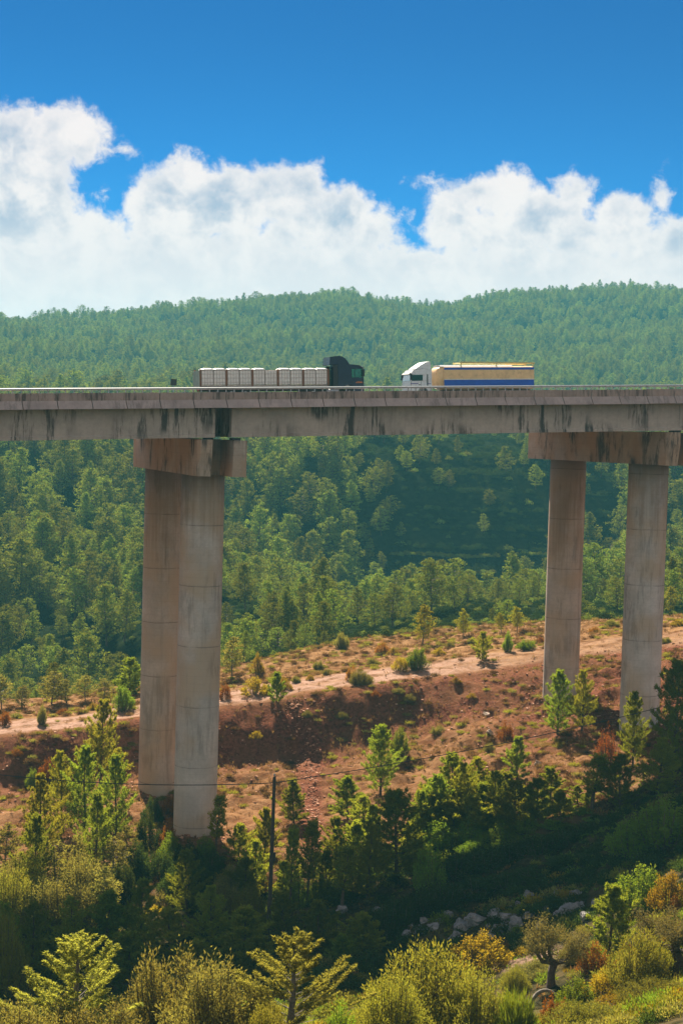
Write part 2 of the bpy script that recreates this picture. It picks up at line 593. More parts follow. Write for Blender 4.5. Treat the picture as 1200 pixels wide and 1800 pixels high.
for k in range(nk):
    kr[:, k] = smooth(kr[:, k], 20)
    kz[:, k] = smooth(kz[:, k], 20)
sk = np.array([zy(p, r, y) for p, r, y in zip(pxs, kr[:, 18], np.interp(pxs, [s[0] for s in SKYLINE], [s[1] for s in SKYLINE]))])
kz[:, 18] = smooth(sk, 6)
lr_t = np.linspace(math.log(6), math.log(5200), NL)
ZT = np.zeros((NA, NL))
ST = np.zeros((NA, NL))


def pchip(x, y, q):
    h = np.diff(x)
    d = np.diff(y) / h
    m = np.zeros_like(y)
    m[0], m[-1] = d[0], d[-1]
    for i in range(1, len(x) - 1):
        if d[i - 1] * d[i] > 0:
            w1, w2 = 2 * h[i] + h[i - 1], h[i] + 2 * h[i - 1]
            m[i] = (w1 + w2) / (w1 / d[i - 1] + w2 / d[i])
    i = np.clip(np.searchsorted(x, q) - 1, 0, len(h) - 1)
    t = (q - x[i]) / h[i]
    t = np.clip(t, 0, 1)
    return (y[i] * (1 + 2 * t) * (1 - t) ** 2 + m[i] * h[i] * t * (1 - t) ** 2 + y[i + 1] * t * t * (3 - 2 * t) + m[i + 1] * h[i] * t * t * (t - 1))


for i in range(NA):
    x = np.log(kr[i])
    ZT[i] = pchip(x, kz[i], lr_t)
    ST[i] = np.interp(lr_t, x, np.arange(nk))


def table(T, X, Y):
    X, Y = np.asarray(X, float), np.asarray(Y, float)
    a = np.arctan2(X, Y) - YAW
    a = (a + np.pi) % (2 * np.pi) - np.pi
    l = np.log(np.maximum(np.hypot(X, Y), 6.01))
    fa = np.clip((a - AZ0) / (AZ1 - AZ0) * (NA - 1), 0, NA - 1.001)
    fl = np.clip((l - lr_t[0]) / (lr_t[-1] - lr_t[0]) * (NL - 1), 0, NL - 1.001)
    i, j = fa.astype(int), fl.astype(int)
    u, v = fa - i, fl - j
    return (T[i, j] * (1 - u) + T[i + 1, j] * u) * (1 - v) + (T[i, j + 1] * (1 - u) + T[i + 1, j + 1] * u) * v


def bump(s, a, b, soft=0.25):
    up = np.clip((s - a + soft) / (2 * soft), 0, 1)
    dn = np.clip((b + soft - s) / (2 * soft), 0, 1)
    return up * up * (3 - 2 * up) * dn * dn * (3 - 2 * dn)


def height(X, Y):
    X, Y = np.asarray(X, float), np.asarray(Y, float)
    z = table(ZT, X, Y)
    s = table(ST, X, Y)
    r = np.hypot(X, Y)
    rough = 0.18 + 0.55 * bump(s, 5.3, 6.9) + 0.25 * bump(s, 8.2, 9.2) + 0.5 * bump(s, 3.2, 5.0)
    near = np.clip((300 - r) / 60, 0, 1)
    z = z + near * rough * fbm(X / 3.1, Y / 3.1, 4, 0.55) * 1.4
    far = np.clip((r - 260) / 120, 0, 1)
    z = z + far * (fbm(X / 55, Y / 55, 4) * np.clip(r / 90, 2, 9))
    # small terraces low on the far slope
    terr = bump(s, 12.6, 14.0, 0.3)
    step = 5.0
    zq = np.floor(z / step) * step + step * np.clip((z / step - np.floor(z / step) - 0.62) / 0.38, 0, 1)
    z = z * (1 - terr * 0.75) + zq * terr * 0.75
    return z


def hz(x, y):
    return float(height(np.array([x]), np.array([y]))[0])


def hit(px, py, r0=45.0, r1=1500.0):
    """where the line of sight through a photo pixel meets the ground"""
    d = ray(px, py)
    d = d / math.hypot(d[0], d[1])
    rr = np.exp(np.linspace(math.log(r0), math.log(r1), 2500))
    z = height(d[0] * rr, d[1] * rr)
    below = np.nonzero(d[2] * rr <= z)[0]
    r = rr[below[0]] if len(below) else r1
    return Vector((d[0] * r, d[1] * r, hz(d[0] * r, d[1] * r)))


rings = np.concatenate([np.exp(np.linspace(math.log(6), math.log(72), 60)), np.arange(72.6, 240, 0.55), np.exp(np.linspace(math.log(241), math.log(2300), 200))])
azs = np.concatenate([np.linspace(-math.pi, -0.34, 40)[:-1], np.linspace(-0.34, 0.34, 420), np.linspace(0.34, math.pi, 40)[1:]])
AA, RR = np.meshgrid(azs + YAW, rings, indexing='ij')
GX, GY = np.sin(AA) * RR, np.cos(AA) * RR
GZ = height(GX, GY)
na, nr = GX.shape
idx = np.arange(na * nr).reshape(na, nr)
quads = np.stack([idx[:-1, :-1], idx[1:, :-1], idx[1:, 1:], idx[:-1, 1:]], -1).reshape(-1, 4)[:, ::-1]
tip = na * nr
tris = np.stack([idx[:-1, 0], idx[1:, 0], np.full(na - 1, tip)], -1)
gverts = np.concatenate([np.stack([GX, GY, GZ], -1).reshape(-1, 3), [[0, 0, -2.2]]])
ground_me = mesh_np('ground', gverts, quads, tris, smooth=True)
GS = table(ST, gverts[:, 0], gverts[:, 1])
GS[-1] = 0
gr = np.hypot(gverts[:, 0], gverts[:, 1])
gaz = np.arctan2(gverts[:, 0], gverts[:, 1]) - YAW
gpx = px_of(np.clip(gaz, -1, 1))
GS0 = GS
GS = GS + 0.22 * fbm(gverts[:, 0] / 5.0, gverts[:, 1] / 5.0, 4) * ((GS > 4) & (GS < 10))
trk = bump(GS, 7.08, 7.92, 0.10) * np.clip((1010 - gpx) / 260, 0.35, 1)
trk = trk * (1 - 0.55 * np.exp(-((GS0 - 7.5) / 0.07) ** 2))
# a second bare patch crosses the shelf beside the far pier, and the footpath beside the olive tree
red = bump(GS, 6.0, 7.02, 0.25) + 0.85 * bump(GS, 5.6, 7.0, 0.3) * np.clip((gpx - 820) / 120, 0, 1) + 0.25 * bump(GS, 4.7, 6.0, 0.3)
chute_x = np.interp(GS, [5.0, 5.6, 6.3, 7.0], [572, 560, 548, 520])
chute = np.exp(-((gpx - chute_x) / 26.0) ** 2) * bump(GS, 5.0, 6.75, 0.15)
red = np.clip(red + chute, 0, 1)
dry = bump(GS, 4.9, 9.3, 0.35)
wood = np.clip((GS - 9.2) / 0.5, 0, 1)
path = np.zeros(len(gverts))
for px, py, wd in ((870, 1706, 0.5), (895, 1694, 0.7), (925, 1684, 0.8), (955, 1676, 0.7)):
    p = hit(px, py)
    path = np.maximum(path, np.exp(-(((gverts[:, 0] - p.x) / 1.3) ** 2 + ((gverts[:, 1] - p.y) / 1.0) ** 2)) * wd * 1.4)
trk = np.clip(np.maximum(trk, path), 0, 1)
for nm, arr in (('soil', np.stack([trk, red, dry, np.ones_like(dry)], -1)), ('cover', np.stack([wood, chute, np.clip(GS / 20, 0, 1), np.ones_like(dry)], -1))):
    at_ = ground_me.color_attributes.new(nm, 'FLOAT_COLOR', 'POINT')
    at_.data.foreach_set('color', arr.astype(np.float32).ravel())
gm, t, o = new_mat('ground')
b = t.n('ShaderNodeBsdfPrincipled')
tcx = t.n('ShaderNodeTexCoord')
V = tcx.outputs['Object']
at1 = t.n('ShaderNodeAttribute', attribute_name='soil')
at2 = t.n('ShaderNodeAttribute', attribute_name='cover')
s1 = t.n('ShaderNodeSeparateColor')
t.t.links.new(at1.outputs['Color'], s1.inputs[0])
s2 = t.n('ShaderNodeSeparateColor')
t.t.links.new(at2.outputs['Color'], s2.inputs[0])
nf = t.noise(V, 0.55, 8, 0.68)
ng = t.noise(V, 2.6, 8, 0.72)
nb = t.noise(V, 0.12, 5, 0.55)
c = t.mix(t.ramp(nf, 0.36, 0.64), (0.023, 0.023, 0.011, 1), (0.090, 0.067, 0.031, 1))
dryc = t.mix(t.ramp(nf, 0.36, 0.62), (0.125, 0.058, 0.024, 1), (0.271, 0.154, 0.074, 1))
dryc = t.mix(t.ramp(ng, 0.50, 0.66, 0, 0.75), dryc, (0.047, 0.025, 0.012, 1))
c = t.mix(s1.outputs[2], c, dryc)
redc = t.mix(t.ramp(ng, 0.34, 0.66), (0.061, 0.022, 0.012, 1), (0.205, 0.079, 0.048, 1))
redc = t.mix(t.ramp(t.noise(V, 5.5, 6, 0.6), 0.60, 0.72, 0, 0.5), redc, (0.316, 0.178, 0.127, 1))
redm = t.math('MULTIPLY', s1.outputs[1], t.ramp(t.math('MULTIPLY_ADD', nf, 0.7, t.math('MULTIPLY', nb, 0.5)), 0.42, 0.68, 0.35, 1.0))
c = t.mix(redm, c, redc)
trc = t.mix(t.ramp(ng, 0.3, 0.7), (0.249, 0.143, 0.098, 1), (0.377, 0.250, 0.198, 1))
trm = t.math('MULTIPLY', s1.outputs[0], t.ramp(nf, 0.32, 0.54, 0.1, 1.0))
c = t.mix(trm, c, trc)
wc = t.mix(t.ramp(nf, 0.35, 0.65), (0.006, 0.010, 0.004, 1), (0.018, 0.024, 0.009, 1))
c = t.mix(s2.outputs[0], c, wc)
t.put(b.inputs['Base Color'], c)
t.put(b.inputs['Roughness'], 0.95)
t.put(b.inputs['Specular IOR Level'], 0.0)
bp = t.n('ShaderNodeBump')
t.put(bp.inputs['Strength'], 0.8)
t.put(bp.inputs['Distance'], 0.35)
t.put(bp.inputs['Height'], t.math('MULTIPLY_ADD', ng, 0.5, nf))
t.t.links.new(bp.outputs[0], b.inputs['Normal'])
t.t.links.new(b.outputs[0], o.inputs[0])
ground_me.materials.append(gm)
ground = link(bpy.data.objects.new('ground', ground_me))
tag(ground, kind='structure')

# ------------------------------------------------------------------ the viaduct
GRADE = 0.0419
NEAR, FAR = 129.55, 158.4
U0, U1 = -38.0, 116.0
PIERS = [30.36, 75.0]
COL_Y = [138.0, 156.06]
Z_TOP, Z_PAN, Z_GIR, Z_CAP = 2.23, 0.905, -1.61, -4.978
Z_ROAD = 1.66
gz = lambda u: GRADE * u
viaduct = empty('viaduct', (PIERS[0], 147.0, -36.0), 0, 'long concrete road viaduct on round double columns crossing the dry valley', 'bridge')


def vpart(o, parent=viaduct):
    o.parent = parent
    o.matrix_parent_inverse = Matrix.Translation(viaduct.location).inverted() if parent is viaduct else Matrix.Identity(4)
    return o


def shear(mb):
    mb.v = [(x, y, z + gz(x)) for x, y, z in mb.v]
    return mb


C_GIRD = concrete_mat('girder_concrete', (0.50, 0.41, 0.37), streak=0.85, seed=3.0)
C_PANEL = concrete_mat('panel_concrete', (0.46, 0.35, 0.335), streak=0.4, seed=11.0)
C_PANELU = concrete_mat('panel_upper_concrete', (0.41, 0.30, 0.27), streak=0.7, seed=14.0)
C_COLR = concrete_mat('rear_column_concrete', (0.55, 0.455, 0.395), streak=0.3, seed=52.0, warm=(0.51, 0.37, 0.26), seam=5.45, runoff=-5.5)
C_COL = concrete_mat('column_concrete', (0.56, 0.50, 0.475), streak=0.3, seed=21.0, warm=(0.50, 0.375, 0.275), seam=5.45, runoff=-2.5)
C_CAP = concrete_mat('cap_concrete', (0.49, 0.385, 0.325), streak=0.85, seed=33.0, warm=(0.45, 0.30, 0.21), rows=0.62)
C_DECK = concrete_mat('slab_concrete', (0.33, 0.29, 0.26), streak=0.3, seed=5.0)
M_ASPH = paint_mat('asphalt', (0.05, 0.05, 0.052), 0.9, 0.2, 0, 1.2)
M_RAIL = paint_mat('galvanised_steel', (0.32, 0.34, 0.38), 0.5, 0.1, 0.2, 4.0)
M_RUBBER = paint_mat('rubber', (0.03, 0.03, 0.032), 0.85, 0.2)
M_JOINT = paint_mat('joint_filler', (0.03, 0.028, 0.026), 0.9, 0.2)

# girders: one line of beams per span, ending a little short of each other over the pier caps
ends = [U0] + PIERS + [U1]
for s in range(3):
    a = ends[s] + (0.72 if s > 0 else 0)
    e = ends[s + 1] - (0.72 if s < 2 else 0)
    for k in range(9):
        y0 = NEAR + 1.0 + k * 3.10
        mb = MB()
        prof = [(y0, Z_PAN), (y0, Z_GIR + 0.32), (y0 - 0.09, Z_GIR + 0.25), (y0 - 0.09, Z_GIR), (y0 + 1.2, Z_GIR), (y0 + 1.2, Z_GIR + 0.25), (y0 + 0.85, Z_GIR + 0.5), (y0 + 0.85, Z_PAN)]
        nseg = 14
        xs = [a + (e - a) * i / nseg for i in range(nseg + 1)]
        mb.loft([[(x, y, z) for y, z in prof] for x in xs])
        if k == 0:
            for xx in (a + 0.16, e - 0.16):
                mb.box(xx - 0.16, xx + 0.16, y0 - 0.07, y0 - 0.002, Z_GIR + 0.36, Z_PAN - 0.02)
            x = a + 5.5
            while x < e - 2:
                mb.box(x - 0.05, x + 0.05, y0 - 0.035, y0 - 0.002, Z_GIR + 0.36, Z_PAN - 0.02)
                x += 5.6
        vpart(shear(mb).build('girder', C_GIRD))
mb = MB()
n = 40
xs = [U0 + (U1 - U0) * i / n for i in range(n + 1)]
mb.loft([[(x, NEAR + 0.22, Z_PAN), (x, NEAR + 0.22, Z_ROAD - 0.02), (x, FAR, Z_ROAD - 0.02), (x, FAR, Z_PAN)] for x in xs])
vpart(shear(mb).build('deck_slab', C_DECK))
mb = MB()
mb.loft([[(x, NEAR + 0.6, Z_ROAD - 0.016), (x, NEAR + 0.6, Z_ROAD), (x, FAR - 0.5, Z_ROAD), (x, FAR - 0.5, Z_ROAD - 0.016)] for x in xs])
vpart(shear(mb).build('road_surface', M_ASPH))
mb = MB()
mb.loft([[(x, NEAR + 0.23, Z_ROAD - 0.015), (x, NEAR + 0.23, Z_TOP - 0.12), (x, NEAR + 0.55, Z_TOP - 0.12), (x, NEAR + 0.55, Z_ROAD - 0.015)] for x in xs])
vpart(shear(mb).build('kerb_wall', C_DECK))
mb = MB()
mb.loft([[(x, FAR + 0.01, Z_PAN), (x, FAR + 0.01, Z_TOP), (x, FAR + 0.25, Z_TOP), (x, FAR + 0.25, Z_PAN)] for x in xs])
vpart(shear(mb).build('rear_parapet', C_PANEL))
# facing panels: an upright upper band, a lower band that leans outward, open joints between them
PL = 2.83
x = U0 + 0.4
rng = random.Random(4)
while x + PL < U1:
    mb = MB()
    j = 0.035
    dz = rng.uniform(-0.012, 0.012)
    dy = rng.uniform(-0.02, 0.02)
    prof = [(NEAR + dy, Z_TOP + dz), (NEAR + dy, Z_PAN + 0.70), (NEAR - 0.02 + dy, Z_PAN + 0.66), (NEAR - 0.40 + dy, Z_PAN + dz), (NEAR - 0.20 + dy, Z_PAN + dz), (NEAR + 0.2, Z_PAN + 0.6), (NEAR + 0.2, Z_TOP + dz)]
    rings_ = []
    for xx in (x + j, x + PL * 0.5, x + PL - j):
        rings_.append([(xx + (0.08 if z < Z_PAN + 0.3 else 0.0), y, z) for y, z in prof])
    mb.loft(rings_)
    for q in range(4):   # shallow ribs below the rail posts
        xx = x + 0.36 + q * 0.71
        mb.box(xx - 0.04, xx + 0.04, NEAR + dy - 0.025, NEAR + dy - 0.002, Z_PAN + 0.74, Z_TOP - 0.06)
    fo = vpart(shear(mb).build('facing_panel', [C_PANEL, C_PANELU]))
    for pl in fo.data.polygons:
        pl.material_index = 1 if pl.center.z - gz(pl.center.x) > Z_PAN + 0.69 else 0
    x += PL
# guard rail along the near edge
mb = MB()
rz = Z_TOP + 0.33
mb.loft([[(x, NEAR + 0.10, rz - 0.10), (x, NEAR + 0.02, rz - 0.03), (x, NEAR + 0.02, rz + 0.05), (x, NEAR + 0.10, rz + 0.10), (x, NEAR + 0.16, rz + 0.10), (x, NEAR + 0.16, rz - 0.10)] for x in xs])
rail = vpart(shear(mb).build('guard_rail', M_RAIL))
pm = MB()
pm.box(-0.04, 0.04, NEAR + 0.17, NEAR + 0.25, Z_TOP - 0.118, rz + 0.08)
post_me = pm.mesh('rail_post', M_RAIL)
for k in range(96):
    u = 12.6 + 0.71 * k
    po = bpy.data.objects.new('rail_post', post_me)
    COL.objects.link(po)
    vpart(po)
    po.location = (u, 0, gz(u))
# piers
for pu in PIERS:
    top = Z_GIR - 0.22 + gz(pu)
    bot = Z_CAP + gz(pu)
    hw = 2.18
    mb = MB()
    y0, y1 = 130.36, 162.41
    ya, yb = y0 + 5.0, y1 - 3.6
    mb.box(pu - hw, pu + hw, ya, yb, bot, top)
    for sx in (-1, 1):
        for (ye, yi, sgn) in ((y0, ya, 1), (y1, yb, -1)):
            def ring(y, inset, zb):
                xo, xi = pu + sx * (hw - inset), pu + sx * 0.93
                return [(xo, y, top), (xi, y, top), (xi, y, zb), (xo, y, zb)]
            mb.loft([ring(ye, 0.22, top - 1.15), ring(ye + sgn * 0.42, 0.0, bot), ring(yi, 0.0, bot)])
    capo = vpart(mb.build('pier_cap', C_CAP))
    mb = MB()
    for s, (xa, xb) in enumerate(((pu - 1.55, pu - 0.8), (pu + 0.8, pu + 1.55))):
        mbp = MB()
        mbp.box(xa, xb, NEAR + 1.05, NEAR + 1.95, top + 0.004, top + 0.20)
        bo = mbp.build('bearing_pad', M_RUBBER)
        bo.parent = capo
    for cyy in COL_Y:
        g = hz(pu, cyy) - 3.0
        mb = MB()
        r0 = 1.94
        rings_ = [[(pu + r0 * math.cos(2 * math.pi * k / 96), cyy + r0 * math.sin(2 * math.pi * k / 96), z) for k in range(96)] for z in np.linspace(g, bot - 0.01, 12)]
        mb.loft(rings_)
        co = mb.build('column', C_COL if cyy < 150 else C_COLR, smooth=False)
        for pl in co.data.polygons:
            pl.use_smooth = abs(pl.normal.z) < 0.5
        vpart(co)


# ------------------------------------------------------------------ the two lorries
def glass_mat(name, tint, clear=0.6):
    m, t, o = new_mat(name)
    tr = t.n('ShaderNodeBsdfTransparent')
    t.put(tr.inputs[0], tint + (1,))
    g = t.n('ShaderNodeBsdfGlossy')
    t.put(g.inputs['Roughness'], 0.04)
    t.put(g.inputs['Color'], (0.9, 0.95, 1, 1))
    mx = t.n('ShaderNodeMixShader')
    t.put(mx.inputs[0], 1 - clear)
    t.t.links.new(tr.outputs[0], mx.inputs[1])
    t.t.links.new(g.outputs[0], mx.inputs[2])
    t.t.links.new(mx.outputs[0], o.inputs[0])
    return m


M_NAVY = paint_mat('navy_paint', (0.012, 0.022, 0.060), 0.25, 0.1, 0, 2)
M_NAVY2 = paint_mat('dark_plastic', (0.016, 0.018, 0.024), 0.5, 0.2, 0, 3)
M_WHITE = paint_mat('white_paint', (0.78, 0.78, 0.80), 0.3, 0.05, 0, 2, dirt=(0.5, 0.46, 0.42))
M_GREYP = paint_mat('grey_plastic', (0.16, 0.16, 0.17), 0.6, 0.15)
M_CHASSIS = paint_mat('chassis_steel', (0.05, 0.045, 0.04), 0.6, 0.25)
M_HUB = paint_mat('hub_steel', (0.42, 0.42, 0.44), 0.4, 0.1, 0.5)
M_GLASS = glass_mat('tinted_glass', (0.45, 0.80, 0.70), 0.78)
M_GLASSD = glass_mat('dark_glass', (0.05, 0.07, 0.08), 0.85)
M_SCREEN = glass_mat('windscreen_glass', (0.42, 0.6, 0.66), 0.6)
M_LAMP = paint_mat('lamp_lens', (0.75, 0.75, 0.70), 0.12, 0.05)
M_RED = paint_mat('red_lens', (0.45, 0.02, 0.02), 0.2, 0.05)
M_ORANGE = paint_mat('orange_lettering', (0.55, 0.16, 0.03), 0.5, 0.1)
M_VIOLET = paint_mat('violet_stripe', (0.12, 0.08, 0.36), 0.4, 0.1)
M_CREAM = paint_mat('tan_hopper_paint', (0.90, 0.59, 0.29), 0.4, 0.08, 0, 0.8, dirt=(0.45, 0.27, 0.15))
M_BLUE = paint_mat('blue_band_paint', (0.005, 0.085, 0.52), 0.35, 0.1, 0, 2)
M_YEL = paint_mat('pale_yellow_tube', (0.66, 0.56, 0.22), 0.45, 0.12, 0, 2)
M_TANK = paint_mat('milky_plastic', (0.86, 0.80, 0.76), 0.4, 0.08, 0, 4)
M_LID = paint_mat('white_plastic_lid', (0.88, 0.88, 0.88), 0.4, 0.03)
M_CAGE = paint_mat('cage_wire', (0.46, 0.38, 0.34), 0.5, 0.2, 0.2)
M_STAKE = paint_mat('rusty_stake', (0.24, 0.105, 0.055), 0.8, 0.25)
M_TAIL = paint_mat('grey_green_tailgate', (0.34, 0.37, 0.31), 0.5, 0.1)


def along(px, Y):
    """X where the sight line of a photo column crosses the plane at Y"""
    d = ray(px, 690)
    return d[0] / d[1] * Y


WHEEL = {}


def wheel(parent, x, side, r=0.5, w=0.32):
    yo = side * 1.24
    y0, y1 = (yo - w, yo) if side > 0 else (yo, yo + w)
    mb = MB()
    mb.wheel(x, y0, y1, r, r)
    o = mb.build('wheel', M_RUBBER, parent, smooth=False)
    hb = MB()
    ys = yo - side * 0.02
    hb.loft([[(x + rr * math.cos(a), yy, r + rr * math.sin(a)) for a in [2 * math.pi * k / 16 for k in range(16)]] for yy, rr in ((ys, 0.29), (ys + side * 0.03, 0.27), (ys + side * 0.035, 0.17), (ys + side * 0.09, 0.13))])
    hb.build('rim', M_HUB, o)
    return o


def tractor(root, body, fair, fairing_prof, side_glass, back, win, stripe):
    wx0, wx1, wz0, wz1 = win
    cb = MB()
    hwid = 1.24
    cb.prism_y([(-0.0, 0.50), (0.03, 1.1), (-0.02, wz0), (-back, wz0), (-back, 0.95), (-1.95, 0.95), (-1.86, 1.15), (-1.6, 1.32), (-1.28, 1.32), (-1.0, 1.15), (-0.9, 0.9), (-0.9, 0.5)], -hwid, hwid)
    cb.prism_y([(-0.11, wz1), (-0.18, wz1 + 0.2), (-0.40, 3.12), (-1.3, 3.22), (-back, 3.22), (-back, wz1)], -hwid, hwid)
    cb.prism_y([(wx1, wz0), (-back, wz0), (-back, wz1), (wx1, wz1)], -hwid, hwid)
    for s in (-1, 1):
        ya, yb = sorted((s * hwid, s * (hwid - 0.09)))
        cb.prism_y([(-0.02, wz0), (-0.11, wz1), (wx0 - 0.03, wz1), (wx0 + 0.03, wz0)], ya, yb)
    cab = cb.build('cab', body, root, bevel=0.035)
    for s in (-1, 1):
        g = MB()
        g.box(wx1 + 0.01, wx0 - 0.01, s * (hwid - 0.06) - 0.01, s * (hwid - 0.06) + 0.01, wz0 + 0.01, wz1 - 0.01)
        g.build('side_window', side_glass, root)
        mr = MB()
        mr.box(-0.16, 0.02, s * (hwid + 0.12) - 0.09, s * (hwid + 0.12) + 0.09, wz0 + 0.1, wz0 + 0.75)
        mr.tube([(-0.1, s * hwid, wz0 + 0.72), (-0.07, s * (hwid + 0.1), wz0 + 0.76)], 0.025)
        mr.build('mirror', M_NAVY2, root, bevel=0.03)
        d = MB()
        yy = s * (hwid + 0.012)
        d.box(-1.22, -1.20, min(yy, s * (hwid + 0.002)), max(yy, s * (hwid + 0.002)), 1.35, wz0)
        d.box(-0.12, -0.10, min(yy, s * (hwid + 0.002)), max(yy, s * (hwid + 0.002)), 0.95, wz0 - 0.05)
        d.box(-1.14, -0.95, min(yy, s * (hwid + 0.002)), max(yy, s * (hwid + 0.002)), 1.55, 1.62)
        d.build('door_trim', M_NAVY2, root)
        hd = MB()
        hd.box(0.02, 0.07, s * 0.95 - 0.2, s * 0.95 + 0.2, 0.72, 0.95)
        hd.build('headlight', M_LAMP, root, bevel=0.02)
        if stripe == 'violet':
            st = MB()
            st.box(-0.9, -0.05, min(yy, s * (hwid + 0.004)), max(yy, s * (hwid + 0.004)), wz0 - 0.32, wz0 - 0.25)
            st.box(-2.3, -1.9, min(yy, s * (hwid + 0.004)), max(yy, s * (hwid + 0.004)), wz0 - 0.32, wz0 - 0.27)
            st.build('stripe', M_VIOLET, root)
            vt = MB()
            vt.box(-1.98, -1.86, min(yy, s * (hwid + 0.004)), max(yy, s * (hwid + 0.004)), 1.5, wz1 + 0.05)
            vt.build('air_intake', M_NAVY2, root)
        else:
            st = MB()
            for k in range(7):
                h = (0.10, 0.13, 0.16, 0.17, 0.14, 0.15, 0.12)[k]
                st.box(-0.78 + k * 0.095, -0.71 + k * 0.095, min(yy, s * (hwid + 0.004)), max(yy, s * (hwid + 0.004)), 1.48, 1.48 + h)
            st.build('lettering', M_ORANGE, root)
    ws = MB()
    ws.prism_y([(-0.01, wz0 + 0.01), (-0.10, wz1 - 0.01), (-0.13, wz1 - 0.01), (-0.04, wz0 + 0.01)], -hwid + 0.1, hwid - 0.1)
    ws.build('windscreen', M_SCREEN, root)
    sv = MB()
    sv.prism_y([(0.0, wz1 + 0.02), (0.10, wz1 + 0.06), (-0.1, wz1 + 0.24), (-0.17, wz1 + 0.22)], -1.1, 1.1)
    sv.build('sun_visor', M_GREYP, root)
    bp_ = MB()
    bp_.box(-0.05, 0.16, -1.22, 1.22, 0.32, 0.66)
    bp_.build('bumper', M_NAVY2 if stripe != 'violet' else M_WHITE, root, bevel=0.04)
    f = MB()
    f.prism_y(fairing_prof, -1.12, 1.12)
    f.build('roof_fairing', fair, root, bevel=0.05)
    ch = MB()
    for s in (-1, 1):
        ch.box(-5.9, -0.3, s * 0.42 - 0.06, s * 0.42 + 0.06, 0.68, 0.94)
    for xx in (-5.8, -4.0, -2.6):
        ch.box(xx - 0.06, xx + 0.06, -0.36, 0.36, 0.72, 0.9)
    ch.box(-4.9, -3.9, -0.34, 0.34, 0.95, 1.12)
    ch.build('chassis', M_CHASSIS, root)
    for s in (-1, 1):
        ft = MB()
        ft.tube([(-3.6, s * 0.95, 0.66), (-2.5, s * 0.95, 0.66)], 0.3, 12)
        ft.build('fuel_tank', M_HUB, root)
        wheel(root, -1.42, s)
        wheel(root, -4.9, s)


def lorry_root(name, px, Y, facing, label):
    x = along(px, Y)
    yc = Y + 1.25
    e = empty(name, (x, yc, Z_ROAD + gz(x)), 0, label, 'lorry')
    e.rotation_mode = 'XYZ'
    a = math.atan(GRADE)
    e.rotation_euler = (0, -a, 0) if facing > 0 else (0, a, math.pi)
    return e


# dark lorry with the caged containers, heading right on the near lane
YB = 138.3
black = lorry_root('container_lorry', 640, YB, 1, 'dark navy lorry hauling white caged liquid containers over the viaduct')
tractor(black, M_NAVY, M_NAVY, [(-1.3, 3.225), (-1.52, 3.5), (-1.72, 3.76), (-2.0, 3.93), (-2.35, 4.0), (-3.2, 3.9), (-3.25, 3.12), (-2.5, 3.225)], M_GLASS, 2.5, (-0.17, -1.15, 2.0, 2.8), 'orange')
LB = along(640, YB) - along(352, YB)
for s in (-1, 1):
    sp_ = MB()
    ya, yb = sorted((s * 1.20, s * 1.14))
    sp_.box(-2.95, -2.52, ya, yb, 0.95, 3.1)
    sp_.build('side_fairing', M_NAVY2, black, bevel=0.02)
ex = MB()
ex.tube([(-2.7, -0.95, 1.2), (-2.7, -0.95, 3.1)], 0.07, 8)
ex.build('exhaust_stack', M_HUB, black)
tf, tr_ = -3.35, -LB
bed = MB()
bed.box(tr_, tf, -1.25, 1.25, 1.12, 1.25)
for s in (-1, 1):
    bed.box(tr_ + 0.1, tf - 0.3, s * 0.5 - 0.07, s * 0.5 + 0.07, 0.8, 1.118)
    bed.box(tr_ + 0.01, tf - 0.01, s * 1.253 - 0.02, s * 1.253 + 0.02, 1.0, 1.118)
bed.build('trailer_bed', M_CHASSIS, black)
tg = MB()
tg.box(tr_ - 0.06, tr_ - 0.004, -1.24, 1.24, 1.0, 2.66)
for k in range(5):
    tg.box(tr_ - 0.09, tr_ - 0.062, -1.2 + k * 0.6 - 0.04, -1.2 + k * 0.6 + 0.04, 1.02, 2.64)
tg.build('tailgate', M_TAIL, black)
hb_ = MB()
hb_.box(tf - 0.08, tf - 0.004, -1.24, 1.24, 1.26, 2.7)
hb_.build('headboard', M_STAKE, black)
NB = 5
bl = (tf - 0.16 - tr_) / NB
for k in range(NB + 1):
    sb = MB()
    xx = tr_ + 0.08 + bl * k
    sb.box(xx - 0.075, xx + 0.075, -1.245, -1.15, 1.254, 2.78)
    sb.build('stake', M_STAKE, black)
    sb = MB()
    sb.box(xx - 0.075, xx + 0.075, 1.15, 1.245, 1.254, 2.78)
    sb.build('stake', M_STAKE, black)
for xx in (tr_ + 1.6, tr_ + 2.9, tr_ + 4.2):
    for s in (-1, 1):
        wheel(black, xx, s)
for s in (-1, 1):
    tl = MB()
    tl.box(tr_ - 0.13, tr_ - 0.092, s * 1.0 - 0.2, s * 1.0 + 0.2, 0.82, 0.96)
    tl.build('tail_lamp', M_RED, black)
